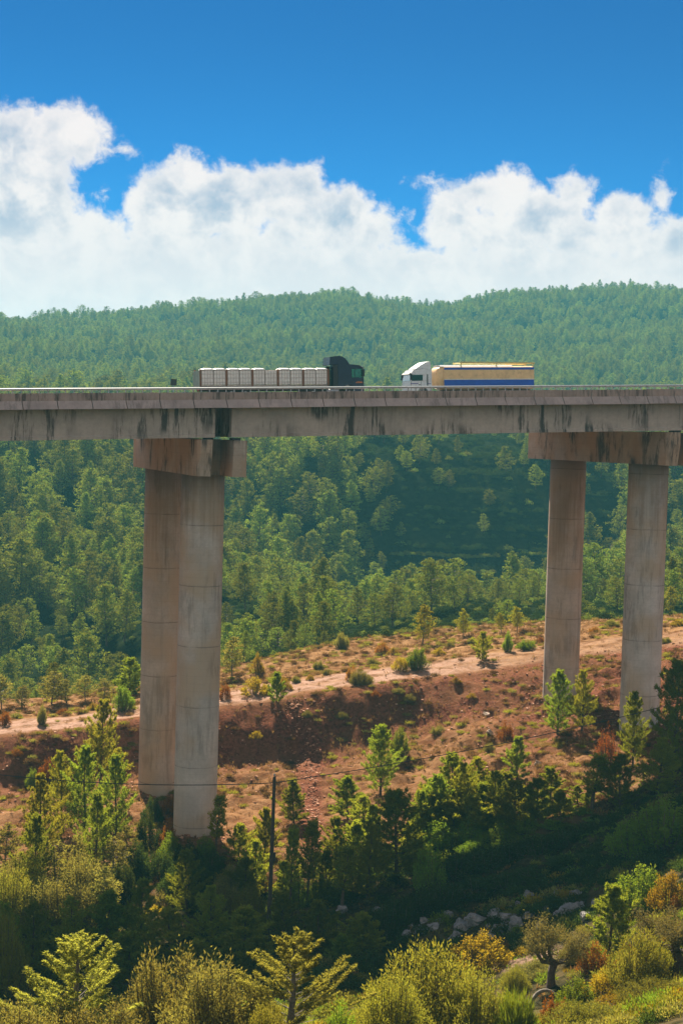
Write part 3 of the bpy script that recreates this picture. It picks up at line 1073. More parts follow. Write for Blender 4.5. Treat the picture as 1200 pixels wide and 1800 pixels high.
# containers: milky tank, wire cage, white lid
LC = (bl - 0.17) / 2 - 0.008
tank = MB()
tank.box(-LC / 2 + 0.014, LC / 2 - 0.014, -0.518, 0.518, 0.14, 1.42)
tank_me = tank.mesh('tank', M_TANK, bevel=0.04)
cage = MB()
cage.box(-LC / 2, LC / 2, -0.55, 0.55, 0.0, 0.10)
for s in (-1, 1):
    for k in range(5):
        xx = -LC / 2 + 0.02 + (LC - 0.04) * k / 4
        cage.box(xx - 0.009, xx + 0.009, s * 0.535 - 0.012, s * 0.535 + 0.012, 0.104, 1.42)
        yy = -0.5 + 0.25 * k
        cage.box(s * (LC / 2 - 0.012) - 0.012, s * (LC / 2 - 0.012) + 0.012, yy - 0.012, yy + 0.012, 0.104, 1.42)
    for z in (0.35, 0.72, 1.08, 1.42):
        cage.box(-LC / 2, LC / 2, s * 0.562 - 0.012, s * 0.562 + 0.012, z, z + 0.026)
        cage.box(s * (LC / 2 + 0.013) - 0.012, s * (LC / 2 + 0.013) + 0.012, -0.55, 0.55, z, z + 0.026)
cage_me = cage.mesh('cage', M_CAGE)
lid = MB()
lid.loft([[(a * (LC / 2 - i), b * (0.54 - i), z) for a, b in ((-1, -1), (-0.6, -1.04), (0.6, -1.04), (1, -1), (1.03, 0), (1, 1), (0.6, 1.04), (-0.6, 1.04), (-1, 1), (-1.03, 0))] for z, i in ((1.452, 0.02), (1.49, -0.01), (1.55, 0.04), (1.60, 0.16), (1.62, 0.3))])
lid_me = lid.mesh('lid', M_LID, smooth=True)
bq = black.matrix_basis.copy()
bpy.context.view_layer.update()
mw = black.matrix_world.copy()
for k in range(NB):
    for h in range(2):
        lx = tr_ + 0.08 + bl * k + 0.09 + LC / 2 + h * (LC + 0.012)
        p = mw @ Vector((lx, -0.64, 1.256))
        no_lid = (k == 2 and h == 1)
        c = empty('liquid_container', p, 0,
                  'white caged liquid container without a lid, amid the row on the navy lorry' if no_lid else 'white lidded liquid container in a wire cage on the navy lorry',
                  'container', 'liquid containers on the navy lorry')
        c.rotation_euler = black.rotation_euler
        for nm, me in (('tank', tank_me), ('cage', cage_me)) + ((() if no_lid else (('lid', lid_me),))):
            link(bpy.data.objects.new(nm, me), c)

# white lorry with the tan and blue bulk hopper, heading left on the far lane
YW = 152.5
white = lorry_root('hopper_lorry', 721, YW, -1, 'white lorry with tan and blue bulk trailer on the viaduct')
white.location.y = YW + 1.25
tractor(white, M_WHITE, M_WHITE, [(-0.62, 3.2), (-0.95, 3.42), (-1.35, 3.68), (-1.8, 3.92), (-2.2, 4.0), (-2.32, 3.98), (-2.38, 3.225), (-1.3, 3.225)], M_GLASSD, 2.42, (-0.22, -1.42, 2.0, 2.62), 'violet')
LW = along(939, YW) - along(721, YW)
hb0 = -3.75
zt0, zt1 = 1.08, 3.52
ring = lambda x, s, zc=0.0: [(x, -1.24 * s, zt0 + 0.25 + zc), (x, -1.24 * s, zt1 - 0.12), (x, -0.95 * s, zt1), (x, 0.95 * s, zt1), (x, 1.24 * s, zt1 - 0.12), (x, 1.24 * s, zt0 + 0.25 + zc), (x, 0.8 * s, zt0 + zc), (x, -0.8 * s, zt0 + zc)]
mb = MB()
mb.loft([ring(-LW, 1), ring(hb0, 1)])
mb.build('hopper', M_CREAM, white)
# rounded front end of the hopper, with its lower chute
mb = MB()
rr_ = []
for q in range(6):
    a = q / 5 * math.pi / 2
    x = hb0 + 0.004 + 0.75 * math.sin(a)
    sc_ = 0.55 + 0.45 * math.cos(a)
    rr_.append([(x, y * sc_, 2.55 + (z - 2.55) * (0.30 + 0.66 * math.cos(a))) for _, y, z in ring(0, 0.985)])
mb.loft(rr_)
mb.build('hopper_nose', M_CREAM, white, smooth=True)
mb = MB()
mb.loft([[(hb0 + 0.01 + dx, y, z) for dx, y in ((0, -1.0 * k), (0.55 * k, -0.8 * k), (0.55 * k, 0.8 * k), (0, 1.0 * k))] for z, k in ((1.5, 0.75), (2.1, 0.55), (2.3, 0.5))])
mb.build('front_chute', M_CREAM, white)
for s in (-1, 1):
    ya, yb = sorted((s * 1.244, s * 1.262))
    mb = MB()
    mb.box(-LW + 0.02, hb0 - 0.02, ya, yb, 3.14, 3.39)
    mb.build('blue_band', M_BLUE, white)
    mb = MB()
    mb.box(-LW + 0.02, hb0 - 0.02, ya, yb, 1.34, 2.08)
    mb.build('blue_band', M_BLUE, white)
    mb = MB()
    mb.box(-LW + 0.02, hb0 - 0.02, ya, yb, 2.10, 2.17)
    mb.build('pale_stripe', M_WHITE, white)
mb = MB()
mb.loft([[(x, y, z) for y, z in ((-1.1, zt1 - 0.05), (-0.8, zt1 + 0.11), (0.8, zt1 + 0.11), (1.1, zt1 - 0.05))] for x in (-LW + 2.4, hb0 + 0.35)])
mb.build('top_cover', M_WHITE, white)
mb = MB()
for yy in (-1.02, 1.02):
    mb.tube([(-LW - 0.15, yy, zt1 + 0.30), (hb0 - 1.9, yy, zt1 + 0.36)], 0.105, 8)
for xx in (-LW + 0.05, -LW + 4.2, hb0 - 2.0):
    mb.tube([(xx, -1.02, zt1 + 0.32), (xx, 1.02, zt1 + 0.32)], 0.05, 6)
    for yy in (-1.02, 1.02):
        mb.tube([(xx, yy, zt1 - 0.09), (xx, yy, zt1 + 0.3)], 0.05, 6)
mb.build('top_rail', M_YEL, white)
mb = MB()
for s in (-1, 1):
    mb.box(-LW + 0.2, hb0 - 0.4, s * 0.5 - 0.07, s * 0.5 + 0.07, 0.8, 1.076)
mb.build('trailer_frame', M_CHASSIS, white)
for xx in (-LW + 1.3, -LW + 2.6, -LW + 3.9):
    for s in (-1, 1):
        wheel(white, xx, s)

# small roadside sign seen above the rail behind the near lane
p = (along(305, 156.9), 156.9)
zz = Z_ROAD + gz(p[0])
sgn = empty('road_sign', (p[0], p[1], zz), 0, 'small dark road sign on a post behind the guard rail', 'sign')
mb = MB()
mb.tube([(0, 0, 0), (0, 0, 2.1)], 0.05, 8)
mb.build('post', M_RAIL, sgn)
mb = MB()
mb.box(-0.32, 0.32, -0.07, -0.052, 1.75, 2.4)
mb.build('sign_board', M_NAVY2, sgn, bevel=0.006)

# ------------------------------------------------------------------ plants
UPA = np.array([0.0, 0.0, 1.0])


def unit(v):
    return v / np.maximum(np.linalg.norm(v, axis=-1, keepdims=True), 1e-9)


class Leaves:
    """many small diamond leaves gathered into one crown mesh"""

    def __init__(self, seed):
        self.g = np.random.default_rng(seed)
        self.c, self.a, self.l, self.w, self.n = [], [], [], [], []

    def add(self, c, axis, length, width, nrm=None):
        c = np.atleast_2d(c)
        self.n.append(unit(self.g.normal(size=c.shape)) if nrm is None else np.broadcast_to(nrm, c.shape))
        self.c.append(c)
        self.a.append(np.broadcast_to(axis, c.shape))
        self.l.append(np.broadcast_to(length, (len(c),)))
        self.w.append(np.broadcast_to(width, (len(c),)))

    def mesh(self, name, mat):
        c = np.concatenate(self.c)
        a = unit(np.concatenate(self.a))
        l = np.concatenate(self.l)[:, None]
        wd = np.concatenate(self.w)[:, None]
        side = unit(np.cross(a, np.concatenate(self.n)))
        v = np.stack([c, c + a * l * 0.45 + side * wd / 2, c + a * l, c + a * l * 0.45 - side * wd / 2], 1).reshape(-1, 3)
        q = np.arange(len(v)).reshape(-1, 4)
        return mesh_np(name, v, q, mats=[mat])


def fan(g, n, axis, spread):
    """n directions scattered about an axis"""
    return unit(axis + g.normal(size=(n, 3)) * spread)


def pine_parts(seed, H, spread=0.30, first=0.10, gap=0.055, tufts=1.0, nlen=0.16, nw=0.030, lean=0.02, ragged=0.3, per=9, needle_mat=None, bark=None, sweep=None, twig=0.33, twig0=0.05, nbs=(4, 8), fuzz=0.012, up0=0.25):
    """a young Aleppo pine: straight stem, whorls of rising boughs, side twigs, brushes of needles"""
    g = np.random.default_rng(seed)
    wood = MB()
    lv = Leaves(seed + 1)
    ph = g.uniform(0, 6.28)
    axis = lambda t: np.array([math.cos(ph) * lean * H * t * t + 0.012 * H * math.sin(5 * t + ph), math.sin(ph) * lean * H * t * t + 0.012 * H * math.cos(4 * t), H * t])
    wood.tube([axis(t) for t in np.linspace(0, 1, 9)], [0.022 * H * (1 - t) ** 0.8 + 0.006 for t in np.linspace(0, 1, 9)], 6)
    t = first
    while t < 0.985:
        nb = int(g.integers(*nbs))
        a0 = g.uniform(0, 6.28)
        for b in range(nb):
            if g.random() < 0.08:
                continue
            an = a0 + 6.283 * b / nb + g.normal() * 0.25
            low = min(1.0, (t - first + 0.12) / 0.25)
            L = H * spread * ((1 - t) ** 0.75 * 0.95 + 0.05) * low * (1 + g.normal() * ragged)
            L = max(L, 0.06 * H)
            upw = up0 + 0.80 * t + g.normal() * 0.12
            hd = np.array([math.cos(an), math.sin(an), 0.0])
            if sweep is not None:
                hd = unit(hd + np.array(sweep) * 0.35)
            p0 = axis(t)
            pts = []
            for s in np.linspace(0, 1, 6):
                pts.append(p0 + hd * L * (s - 0.12 * s * s) * math.cos(min(1.2, upw * 0.6)) + UPA * L * (s * math.sin(min(1.2, upw * 0.6)) + 0.22 * s * s))
            pts = np.array(pts)
            wood.tube(pts, [max(0.004 * H * (1 - s) * (1.2 - t), 0.0035) for s in np.linspace(0, 1, 6)], 3)
            bd = unit(pts[-1] - pts[-3])
            ntw = max(2, int(L / (0.05 * H + 0.06) * tufts))
            for k in range(ntw):
                s = 0.25 + 0.75 * (k + g.random()) / ntw
                i = min(int(s * 5), 4)
                q = pts[i] + (pts[i + 1] - pts[i]) * (s * 5 - i)
                sgn = 1 if k % 2 else -1
                td = unit(bd * 0.8 + np.cross(bd, UPA) * sgn * g.uniform(0.3, 1.0) + UPA * g.uniform(0.0, 0.7))
                tl = L * twig * (1.15 - s) + twig0 * H
                wood.tube([q, q + td * tl], [0.0035, 0.002], 3)
                nt = 4
                for m_ in range(nt):
                    c = q + td * tl * (0.25 + 0.75 * m_ / (nt - 1))
                    ax = fan(g, per, unit(td + UPA * 0.25), 0.55)
                    lv.add(np.repeat(c[None], per, 0) + g.normal(size=(per, 3)) * fuzz * H, ax, nlen * g.uniform(0.7, 1.2, per), nw)
            c = pts[-1]
            ax = fan(g, per * 2, bd, 0.45)
            lv.add(np.repeat(c[None], per * 2, 0), ax, nlen * g.uniform(0.8, 1.3, per * 2), nw)
        t += gap * g.uniform(0.75, 1.25) * (1.25 - 0.5 * t)
    for s in np.linspace(0.86, 1.0, 6):
        ax = fan(g, per * 2, UPA, 0.5)
        lv.add(np.repeat(axis(s)[None], per * 2, 0), ax, nlen * g.uniform(0.8, 1.3, per * 2), nw)
    return wood.mesh('trunk', bark), lv.mesh('crown', needle_mat)


def forest_parts(seed, needle_mat, bark, merged=False, n_leaf=1500, round_=0.5, spread=0.24, dead=0.0):
    """a grown pine of unit height for the far woods: clumped crown with gaps"""
    g = np.random.default_rng(seed)
    wood = MB()
    lv = Leaves(seed + 3)
    ph = g.uniform(0, 6.28)
    ax_ = lambda t: np.array([0.03 * math.sin(3 * t + ph), 0.03 * math.cos(2.6 * t + ph) - 0.03 * math.cos(ph), t])
    wood.tube([ax_(t) for t in (0, 0.3, 0.6, 0.97)], [0.018, 0.014, 0.009, 0.002], 5)
    cl = []
    t = g.uniform(0.12, 0.25)
    t0 = t
    while t < 0.97:
        u = (t - t0) / (1 - t0)
        rad = spread * ((1 - u) ** (0.55 + 0.5 * (1 - round_)) * min(1, 0.45 + u * 2.2) + 0.02)
        nb = max(2, int(round(2 + 5 * rad / spread)))
        a0 = g.uniform(0, 6.28)
        for b in range(nb):
            an = a0 + 6.283 * b / nb + g.normal() * 0.35
            r = rad * g.uniform(0.45, 1.12)
            c = ax_(t) + np.array([math.cos(an) * r, math.sin(an) * r, 0.05 * r / spread + g.normal() * 0.02 + 0.25 * r])
            wood.tube([ax_(t), c], [0.005, 0.002], 3)
            cl.append((c, g.uniform(0.060, 0.115) * (0.75 + 0.5 * (1 - u))))
            if r > 0.6 * rad and g.random() < 0.7:
                c2 = ax_(t) + (c - ax_(t)) * 0.5 + np.array([0, 0, 0.01])
                cl.append((c2, g.uniform(0.05, 0.09)))
        t += g.uniform(0.055, 0.10)
    cl.append((ax_(0.98), 0.035))
    k = max(8, int(n_leaf / len(cl)))
    for c, r in cl:
        d = unit(g.normal(size=(k, 3)) * np.array([1, 1, 0.8]))
        d[:, 2] = np.abs(d[:, 2]) * np.where(g.random(k) < 0.75, 1, -1)
        p = c + d * (r * g.uniform(0.35, 1.0, (k, 1))) * np.array([1, 1, 0.75])
        tg = unit(np.cross(d, g.normal(size=(k, 3))) + d * 0.35 + UPA * 0.3)
        lv.add(p - tg * 0.02, tg, g.uniform(0.026, 0.05, k), 0.021, unit(d + g.normal(size=(k, 3)) * 0.28))
    wm, cm = wood.mesh('trunk', bark), lv.mesh('crown', needle_mat)
    if not merged:
        return wm, cm
    bm = bmesh.new()
    bm.from_mesh(cm)
    nface = len(bm.faces)
    bm.from_mesh(wm)
    bm.faces.ensure_lookup_table()
    for f in bm.faces[nface:]:
        f.material_index = 1
    me = bpy.data.meshes.new('pine')
    bm.to_mesh(me)
    bm.free()
    me.materials.append(needle_mat)
    me.materials.append(bark)
    return me


def shrub_parts(seed, mat, bark, Wd=1.0, H=1.0, stems=26, leaf=0.07, lw=0.03, per=70, upright=0.6, clump=0.10, hollow=0.35, mound=False):
    """a bush grown from many stems fanning out of one stool; leaves along their outer part"""
    g = np.random.default_rng(seed)
    wood = MB()
    lv = Leaves(seed + 5)
    for s in range(stems):
        an = g.uniform(0, 6.28)
        rr = math.sqrt(g.random()) * Wd / 2
        top = H * (1 - (0.62 if not mound else 0.75) * (rr / (Wd / 2)) ** 2) * g.uniform(0.62, 1.10)
        base = np.array([math.cos(an), math.sin(an), 0]) * rr * 0.45
        tipp = np.array([math.cos(an) * rr, math.sin(an) * rr, top])
        mid = base + (tipp - base) * 0.5 + np.array([math.cos(an), math.sin(an), 0]) * rr * (0.18 if upright < 0.7 else 0.05)
        pts = np.array([base * (1 - q) ** 2 + 2 * q * (1 - q) * mid + tipp * q * q for q in np.linspace(0, 1, 6)])
        wood.tube(pts, [0.02 * H * (1 - q) ** 0.7 + 0.003 for q in np.linspace(0, 1, 6)], 3)
        q = hollow + (1 - hollow) * np.sqrt(g.random(per))
        i = np.minimum((q * 5).astype(int), 4)
        c = pts[i] + (pts[i + 1] - pts[i]) * (q * 5 - i)[:, None]
        off = unit(g.normal(size=(per, 3))) * (clump * g.random((per, 1)) ** 0.5)
        c = c + off
        c[:, 2] = np.maximum(c[:, 2], 0.02)
        d = unit(pts[-1] - pts[-2])
        lv.add(c, unit(d * upright + unit(off) * 0.6 + g.normal(size=(per, 3)) * 0.35), leaf * g.uniform(0.6, 1.3, per), lw * g.uniform(0.7, 1.2, per))
    return wood.mesh('stems', bark), lv.mesh('foliage', mat)


def olive_parts(seed, mat, bark, H=4.0, Wd=3.6, n_leaf=11000, low=0.0):
    g = np.random.default_rng(seed)
    wood = MB()
    lv = Leaves(seed + 7)
    fork = np.array([0.05 * H, 0, 0.34 * H])
    wood.tube([(0, 0, -0.1), (0.02, 0.02, 0.12 * H), (0.0, 0, 0.22 * H), fork], [0.085 * H, 0.06 * H, 0.055 * H, 0.06 * H], 9)
    tips = []
    limbs = [(-1.15, 0.1, 0.55), (1.25, -0.1, 0.30), (-0.55, 0.5, 0.75), (0.45, -0.6, 0.45), (-0.15, 0.3, 0.60)]
    for lx, ly, lz in limbs:
        e = fork + np.array([lx * Wd * 0.34, ly * Wd * 0.34, lz * 0.36 * H])
        m = fork + (e - fork) * 0.45 + np.array([lx * 0.2, ly * 0.2, -0.05 * H])
        wood.tube([fork, m, e], [0.042 * H, 0.030 * H, 0.017 * H], 6)
        for k in range(9):
            an = g.uniform(0, 6.28)
            tp = e + np.array([math.cos(an) * Wd * g.uniform(0.05, 0.30), math.sin(an) * Wd * g.uniform(0.05, 0.30), H * g.uniform(-0.10 - low, 0.27)])
            wood.tube([m + (e - m) * g.uniform(0.4, 1), (e + tp) / 2 + g.normal(size=3) * 0.05, tp], [0.009 * H, 0.005 * H, 0.002 * H], 3)
            tips.append((e, tp))
    k0 = n_leaf // len(tips)
    for e, tp in tips:
        k = max(20, int(k0 * g.uniform(0.35, 1.7)))
        q = g.uniform(0.3, 1.1, (k, 1))
        c = e + (tp - e) * q + g.normal(size=(k, 3)) * 0.048 * H
        lv.add(c, unit((tp - e) * 0.4 / H * 3 + UPA * 0.35 + g.normal(size=(k, 3)) * 0.7), 0.14 * g.uniform(0.6, 1.2, k), 0.042)
    return wood.mesh('trunk', bark), lv.mesh('crown', mat)


def rock_mesh(seed, mat):
    """a cracked, ledgy limestone block"""
    g = np.random.default_rng(seed)
    bm = bmesh.new()
    bmesh.ops.create_icosphere(bm, subdivisions=4, radius=1.0)
    planes = [(unit(g.normal(size=3) * np.array([1, 1, 0.7])), g.uniform(0.42, 0.85)) for _ in range(16)]
    co = np.array([v.co[:] for v in bm.verts])
    for nrm, d in planes:
        e = np.maximum(co @ nrm - d, 0)
        co = co - e[:, None] * nrm * 0.96
    ridge = fbm(co[:, 0] * 2.2 + seed * 1.7, co[:, 1] * 2.2 + co[:, 2] * 2.9, 4, 0.6)
    ledge = np.abs(vnoise(co[:, 2] * 5.5 + seed, co[:, 0] * 1.1 + co[:, 1] * 0.8)) * -0.35
    co = co * (1 + 0.22 * ridge + ledge)[:, None] * np.array([1.15, 0.85, 0.75])
    for v, p in zip(bm.verts, co):
        v.co = p
    me = bpy.data.meshes.new('rock')
    bm.to_mesh(me)
    bm.free()
    me.materials.append(mat)
    return me


BARK = bark_mat('bark', (0.085, 0.055, 0.038))
BARK_G = bark_mat('grey_bark', (0.15, 0.125, 0.10))
TWIG = bark_mat('twigs', (0.12, 0.085, 0.05))
L_PINE = leaf_mat('pine_needles', (0.185, 0.232, 0.032), val=0.5, trans=0.62, hue=0.04, spec=0)
L_PINEY = leaf_mat('young_pine_needles', (0.240, 0.265, 0.034), val=0.45, trans=0.62, hue=0.04, spec=0)
L_PINEB = leaf_mat('pale_pine_needles', (0.285, 0.310, 0.075), val=0.4, trans=0.62, hue=0.03, spec=0)
L_FOREST = leaf_mat('forest_needles', (0.180, 0.215, 0.040), val=0.75, trans=0.28, hue=0.045, spec=0.0)
L_SAGE = leaf_mat('grey_green_leaves', (0.210, 0.205, 0.062), val=0.5, trans=0.45, spec=0)
L_BROOM = leaf_mat('olive_yellow_leaves', (0.205, 0.210, 0.036), val=0.5, trans=0.5, spec=0)
L_GOLD = leaf_mat('golden_leaves', (0.260, 0.195, 0.020), val=0.5, trans=0.5, spec=0)
L_RUST = leaf_mat('orange_brown_leaves', (0.238, 0.102, 0.017), val=0.5, trans=0.45, spec=0)
L_GREEN = leaf_mat('fresh_green_leaves', (0.150, 0.220, 0.026), val=0.5, trans=0.5, spec=0)
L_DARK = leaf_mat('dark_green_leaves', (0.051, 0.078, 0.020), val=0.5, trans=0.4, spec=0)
L_DEAD = leaf_mat('red_dead_leaves', (0.221, 0.055, 0.024), val=0.5, trans=0.35, spec=0)
L_OLIVE = leaf_mat('olive_leaves', (0.170, 0.153, 0.061), val=0.45, trans=0.4, spec=0)
L_GRASS = leaf_mat('dry_grass_blades', (0.230, 0.140, 0.053), val=0.55, trans=0.4, spec=0.0, warm=(1.1, 1.0, 0.8))
L_TUSS = leaf_mat('green_grass_blades', (0.145, 0.196, 0.019), val=0.4, trans=0.5, spec=0)


L_SCRUB = leaf_mat('dark_scrub_leaves', (0.032, 0.052, 0.016), val=0.5, trans=0.3, spec=0)
L_BROWN = leaf_mat('dry_brown_leaves', (0.120, 0.066, 0.024), val=0.6, trans=0.35, spec=0, warm=(1.1, 1, 0.8))
L_PALE = leaf_mat('pale_leaves', (0.220, 0.215, 0.065), val=0.5, trans=0.5, spec=0)
L_LIME = leaf_mat('yellow_green_leaves', (0.235, 0.235, 0.028), val=0.5, trans=0.5, spec=0)


def rock_mat(name, col):
    m, t, o = new_mat(name)
    b = t.n('ShaderNodeBsdfPrincipled')
    tcx = t.n('ShaderNodeTexCoord')
    V = tcx.outputs['Object']
    c = t.mix(t.ramp(t.noise(V, 1.6, 8, 0.7), 0.35, 0.68), tuple(x * 0.55 for x in col) + (1,), tuple(min(1, x * 1.15) for x in col) + (1,))
    c = t.mix(t.ramp(t.noise(V, 6.0, 6, 0.7), 0.55, 0.7, 0, 0.6), c, (0.10, 0.085, 0.07, 1))
    t.put(b.inputs['Base Color'], c)
    t.put(b.inputs['Roughness'], 0.9)
    t.put(b.inputs['Specular IOR Level'], 0.1)
    bp = t.n('ShaderNodeBump')
    t.put(bp.inputs['Distance'], 0.12)
    t.put(bp.inputs['Height'], t.noise(V, 3.0, 8, 0.7))
    t.t.links.new(bp.outputs[0], b.inputs['Normal'])
    t.t.links.new(b.outputs[0], o.inputs[0])
    return m


ROCK = rock_mat('limestone', (0.30, 0.275, 0.28))
ROCKP = rock_mat('pale_stone', (0.55, 0.43, 0.34))

# prototypes: name of parts, meshes, natural height, natural width
PROTO = {}


def proto(key, parts, H, Wd):
    PROTO.setdefault(key, []).append((parts, H, Wd))


for s in range(5):
    proto('pine', list(zip(('trunk', 'crown'), pine_parts(100 + s, 5.0, spread=0.40 - 0.03 * (s % 3), first=0.04, gap=0.056, needle_mat=L_PINEY if s % 2 else L_PINE, bark=BARK, nlen=0.25, nw=0.055, per=9, tufts=1.25, lean=0.03, ragged=0.36, twig=0.28, twig0=0.03, fuzz=0.008))), 5.0, 3.2)
for s in range(3):
    proto('thinpine', list(zip(('trunk', 'crown'), pine_parts(140 + s, 5.0, spread=0.20, first=0.34, gap=0.075, needle_mat=L_PINEY, bark=BARK, nlen=0.24, nw=0.06, per=6, tufts=1.0, lean=0.05, ragged=0.45))), 5.0, 2.0)
for s in range(3):
    proto('midpine', list(zip(('trunk', 'crown'), pine_parts(180 + s, 8.0, spread=0.36, first=0.07, gap=0.046, needle_mat=L_PINEY if s % 2 else L_PINE, bark=BARK, nlen=0.26, nw=0.06, per=9, tufts=1.35, lean=0.03, ragged=0.36, twig=0.30, twig0=0.025, fuzz=0.006))), 8.0, 5.4)
for s in range(2):
    proto('bigpine', list(zip(('trunk', 'crown'), pine_parts(160 + s, 8.0, spread=0.42, first=0.16, gap=0.058, up0=0.70, needle_mat=L_PINEB, bark=BARK_G, nlen=0.145, nw=0.034, per=13, tufts=2.6, lean=0.03, ragged=0.27, twig=0.24, twig0=0.012, nbs=(4, 7), fuzz=0.003))), 8.0, 5.0)
for s in range(3):
    proto('sage', list(zip(('stems', 'foliage'), shrub_parts(200 + s, L_SAGE, TWIG, 3.0, 2.2, 95, 0.10, 0.04, 150, 0.45, 0.24, 0.12))), 2.2, 3.0)
    proto('broom', list(zip(('stems', 'foliage'), shrub_parts(220 + s, L_BROOM, TWIG, 3.4, 2.2, 120, 0.10, 0.036, 150, 0.6, 0.22, 0.12))), 2.2, 3.4)
    proto('gold', list(zip(('stems', 'foliage'), shrub_parts(240 + s, L_GOLD, TWIG, 2.0, 1.3, 45, 0.09, 0.05, 80, 0.4, 0.15, 0.3, True))), 1.3, 2.0)
    proto('rust', list(zip(('stems', 'foliage'), shrub_parts(260 + s, L_RUST, TWIG, 2.0, 1.3, 45, 0.09, 0.05, 70, 0.4, 0.15, 0.3, True))), 1.3, 2.0)
    proto('green', list(zip(('stems', 'foliage'), shrub_parts(280 + s, L_GREEN, TWIG, 2.6, 2.2, 60, 0.12, 0.06, 100, 0.5, 0.20, 0.2))), 2.2, 2.6)
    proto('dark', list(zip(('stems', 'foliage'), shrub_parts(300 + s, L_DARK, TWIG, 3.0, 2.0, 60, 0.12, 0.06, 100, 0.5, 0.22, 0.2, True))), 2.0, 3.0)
    proto('dead', list(zip(('stems', 'foliage'), shrub_parts(320 + s, L_DEAD, TWIG, 2.2, 3.0, 34, 0.11, 0.04, 55, 0.8, 0.2, 0.3))), 3.0, 2.2)
proto('tussock', list(zip(('stems', 'foliage'), shrub_parts(340, L_TUSS, TWIG, 2.6, 1.6, 130, 0.5, 0.03, 22, 2.2, 0.10, 0.1))), 1.6, 2.6)
for s in range(2):
    proto('olive', list(zip(('trunk', 'crown'), olive_parts(360 + s, L_OLIVE, BARK))), 3.9, 4.0)
for s in range(4):
    proto('paletree', list(zip(('trunk', 'crown'), forest_parts(800 + s, L_PALE, BARK_G, n_leaf=2400, round_=0.9, spread=0.36))), 1.0, 0.72)
    proto('limetree', list(zip(('trunk', 'crown'), forest_parts(820 + s, L_LIME, BARK_G, n_leaf=2400, round_=0.8, spread=0.30))), 1.0, 0.60)
ROCKS = [rock_mesh(400 + s, ROCK) for s in range(5)]
ROCKSP = [rock_mesh(420 + s, ROCKP) for s in range(3)]
_cnt = {}


def plant(kind, name, loc, h, wd, rz, label, cat, group=None, pick=None, lean=(0, 0)):
    k = _cnt.get(kind, 0)
    _cnt[kind] = k + 1
    pr = PROTO[kind]
    parts, H0, W0 = pr[(k if pick is None else pick) % len(pr)]
    e = empty(name, loc, rz, label, cat, group)
    e.rotation_euler = (lean[0], lean[1], rz)
    sz = h / H0
    sx = (wd / W0) if wd else sz
    e.scale = (sx, sx, sz)
    for nm, me in parts:
        link(bpy.data.objects.new(nm, me), e)
    return e


PR = random.Random(77)


def stand(px, ytop, r):
    """foot on the ground at distance r below the pixel of the top; returns the foot and the height to that pixel"""
    p = point_at(px, ytop, r)
    z = hz(p[0], p[1])
    return Vector((p[0], p[1], z - 0.12)), max(0.25, p[2] - z + 0.12)


def put(kind, name, px, ytop, r, wpx, label, cat, group=None, base=None, pick=None, rz=None):
    """a plant whose top shows at (px, ytop) and whose foot is at distance r, or at pixel row base"""
    if base is not None:
        q = hit(px, base)
        r = math.hypot(q.x, q.y)
    loc, h = stand(px, ytop, r)
    wd = wpx * r / FPX * 1.02 if wpx else None
    if kind == 'pine' and h > 4.5:
        kind, pick = 'midpine', None
        wd = max(wd, 0.5 * h)
    if wd and 'pine' in kind and kind != 'bigpine':
        wd = min(wd, 0.9 * h)
    return plant(kind, name, loc, h, wd, PR.uniform(0, 6.28) if rz is None else rz, label, cat, group, pick)

# ------------------------------------------------------------------ plants of the foreground and the slope, one by one
G1 = 'pines in the shade under the viaduct'
G2 = 'dark shrubs on the shaded bank'
G3 = 'scrub in front of the double pier'
G4 = 'bushes along the edge beyond the track'
# bottom edge of the picture
put('bigpine', 'young_pine', 135, 1648, 58, 265, 'swept pale green young pine at the bottom edge before the black shade', 'pine', pick=0, rz=0.6)
put('bigpine', 'young_pine', 512, 1648, 60, 250, 'sunlit young pine with open whorled boughs at the bottom edge below the wooden pole', 'pine', pick=1, rz=2.0)
put('sage', 'shrub', 296, 1668, 64, 190, 'grey green bush with one arching side branch, between the two bottom pines', 'shrub')
put('sage', 'shrub', 380, 1688, 60, 215, 'broad olive green bush just beside the bottom middle pine', 'shrub')
put('sage', 'shrub', 60, 1750, 55, 210, 'pale grey green bush in the bottom corner under the swept pine', 'shrub')
put('sage', 'shrub', 178, 1765, 54, 200, 'olive bush at the foot of the swept bottom pine', 'shrub')
put('broom', 'shrub', 470, 1768, 56, 110, 'small yellowish bush at the foot of the open whorled pine', 'shrub')
put('green', 'shrub', 600, 1765, 57, 70, 'small green bush at the bottom edge between pine and yellow broom', 'shrub')
put('broom', 'shrub', 755, 1668, 69, 245, 'largest olive yellow broom bush, filling the bottom edge beside the black shade', 'shrub')
put('broom', 'shrub', 690, 1722, 63, 150, 'olive yellow broom at the lower flank of the largest broom', 'shrub')
put('broom', 'shrub', 842, 1705, 67, 130, 'olive broom bush between the largest broom and the green tussock', 'shrub')
put('gold', 'shrub', 845, 1640, 0, 120, 'rounded golden green bush below the white rocks', 'shrub', base=1700)
put('rust', 'shrub', 888, 1652, 0, 34, 'small orange bush at the head of the pale footpath', 'shrub', base=1682)
OL = put('olive', 'olive_tree', 972, 1608, 0, 120, 'small olive tree with dark forked trunk beside the pale footpath', 'tree', base=1733, pick=0, rz=0.3)
put('sage', 'shrub', 945, 1690, 0, 90, 'grey olive bush right behind the trunk of the small olive tree', 'shrub', base=1722)
put('broom', 'shrub', 905, 1700, 0, 60, 'low olive brown bush on the near side of the footpath', 'shrub', base=1745)
put('rust', 'shrub', 1046, 1658, 0, 62, 'orange brown rounded bush between olive tree and bright green pine', 'shrub', base=1708)
put('rust', 'shrub', 1104, 1664, 0, 48, 'dark rusty bush below the bright green pine', 'shrub', base=1704)
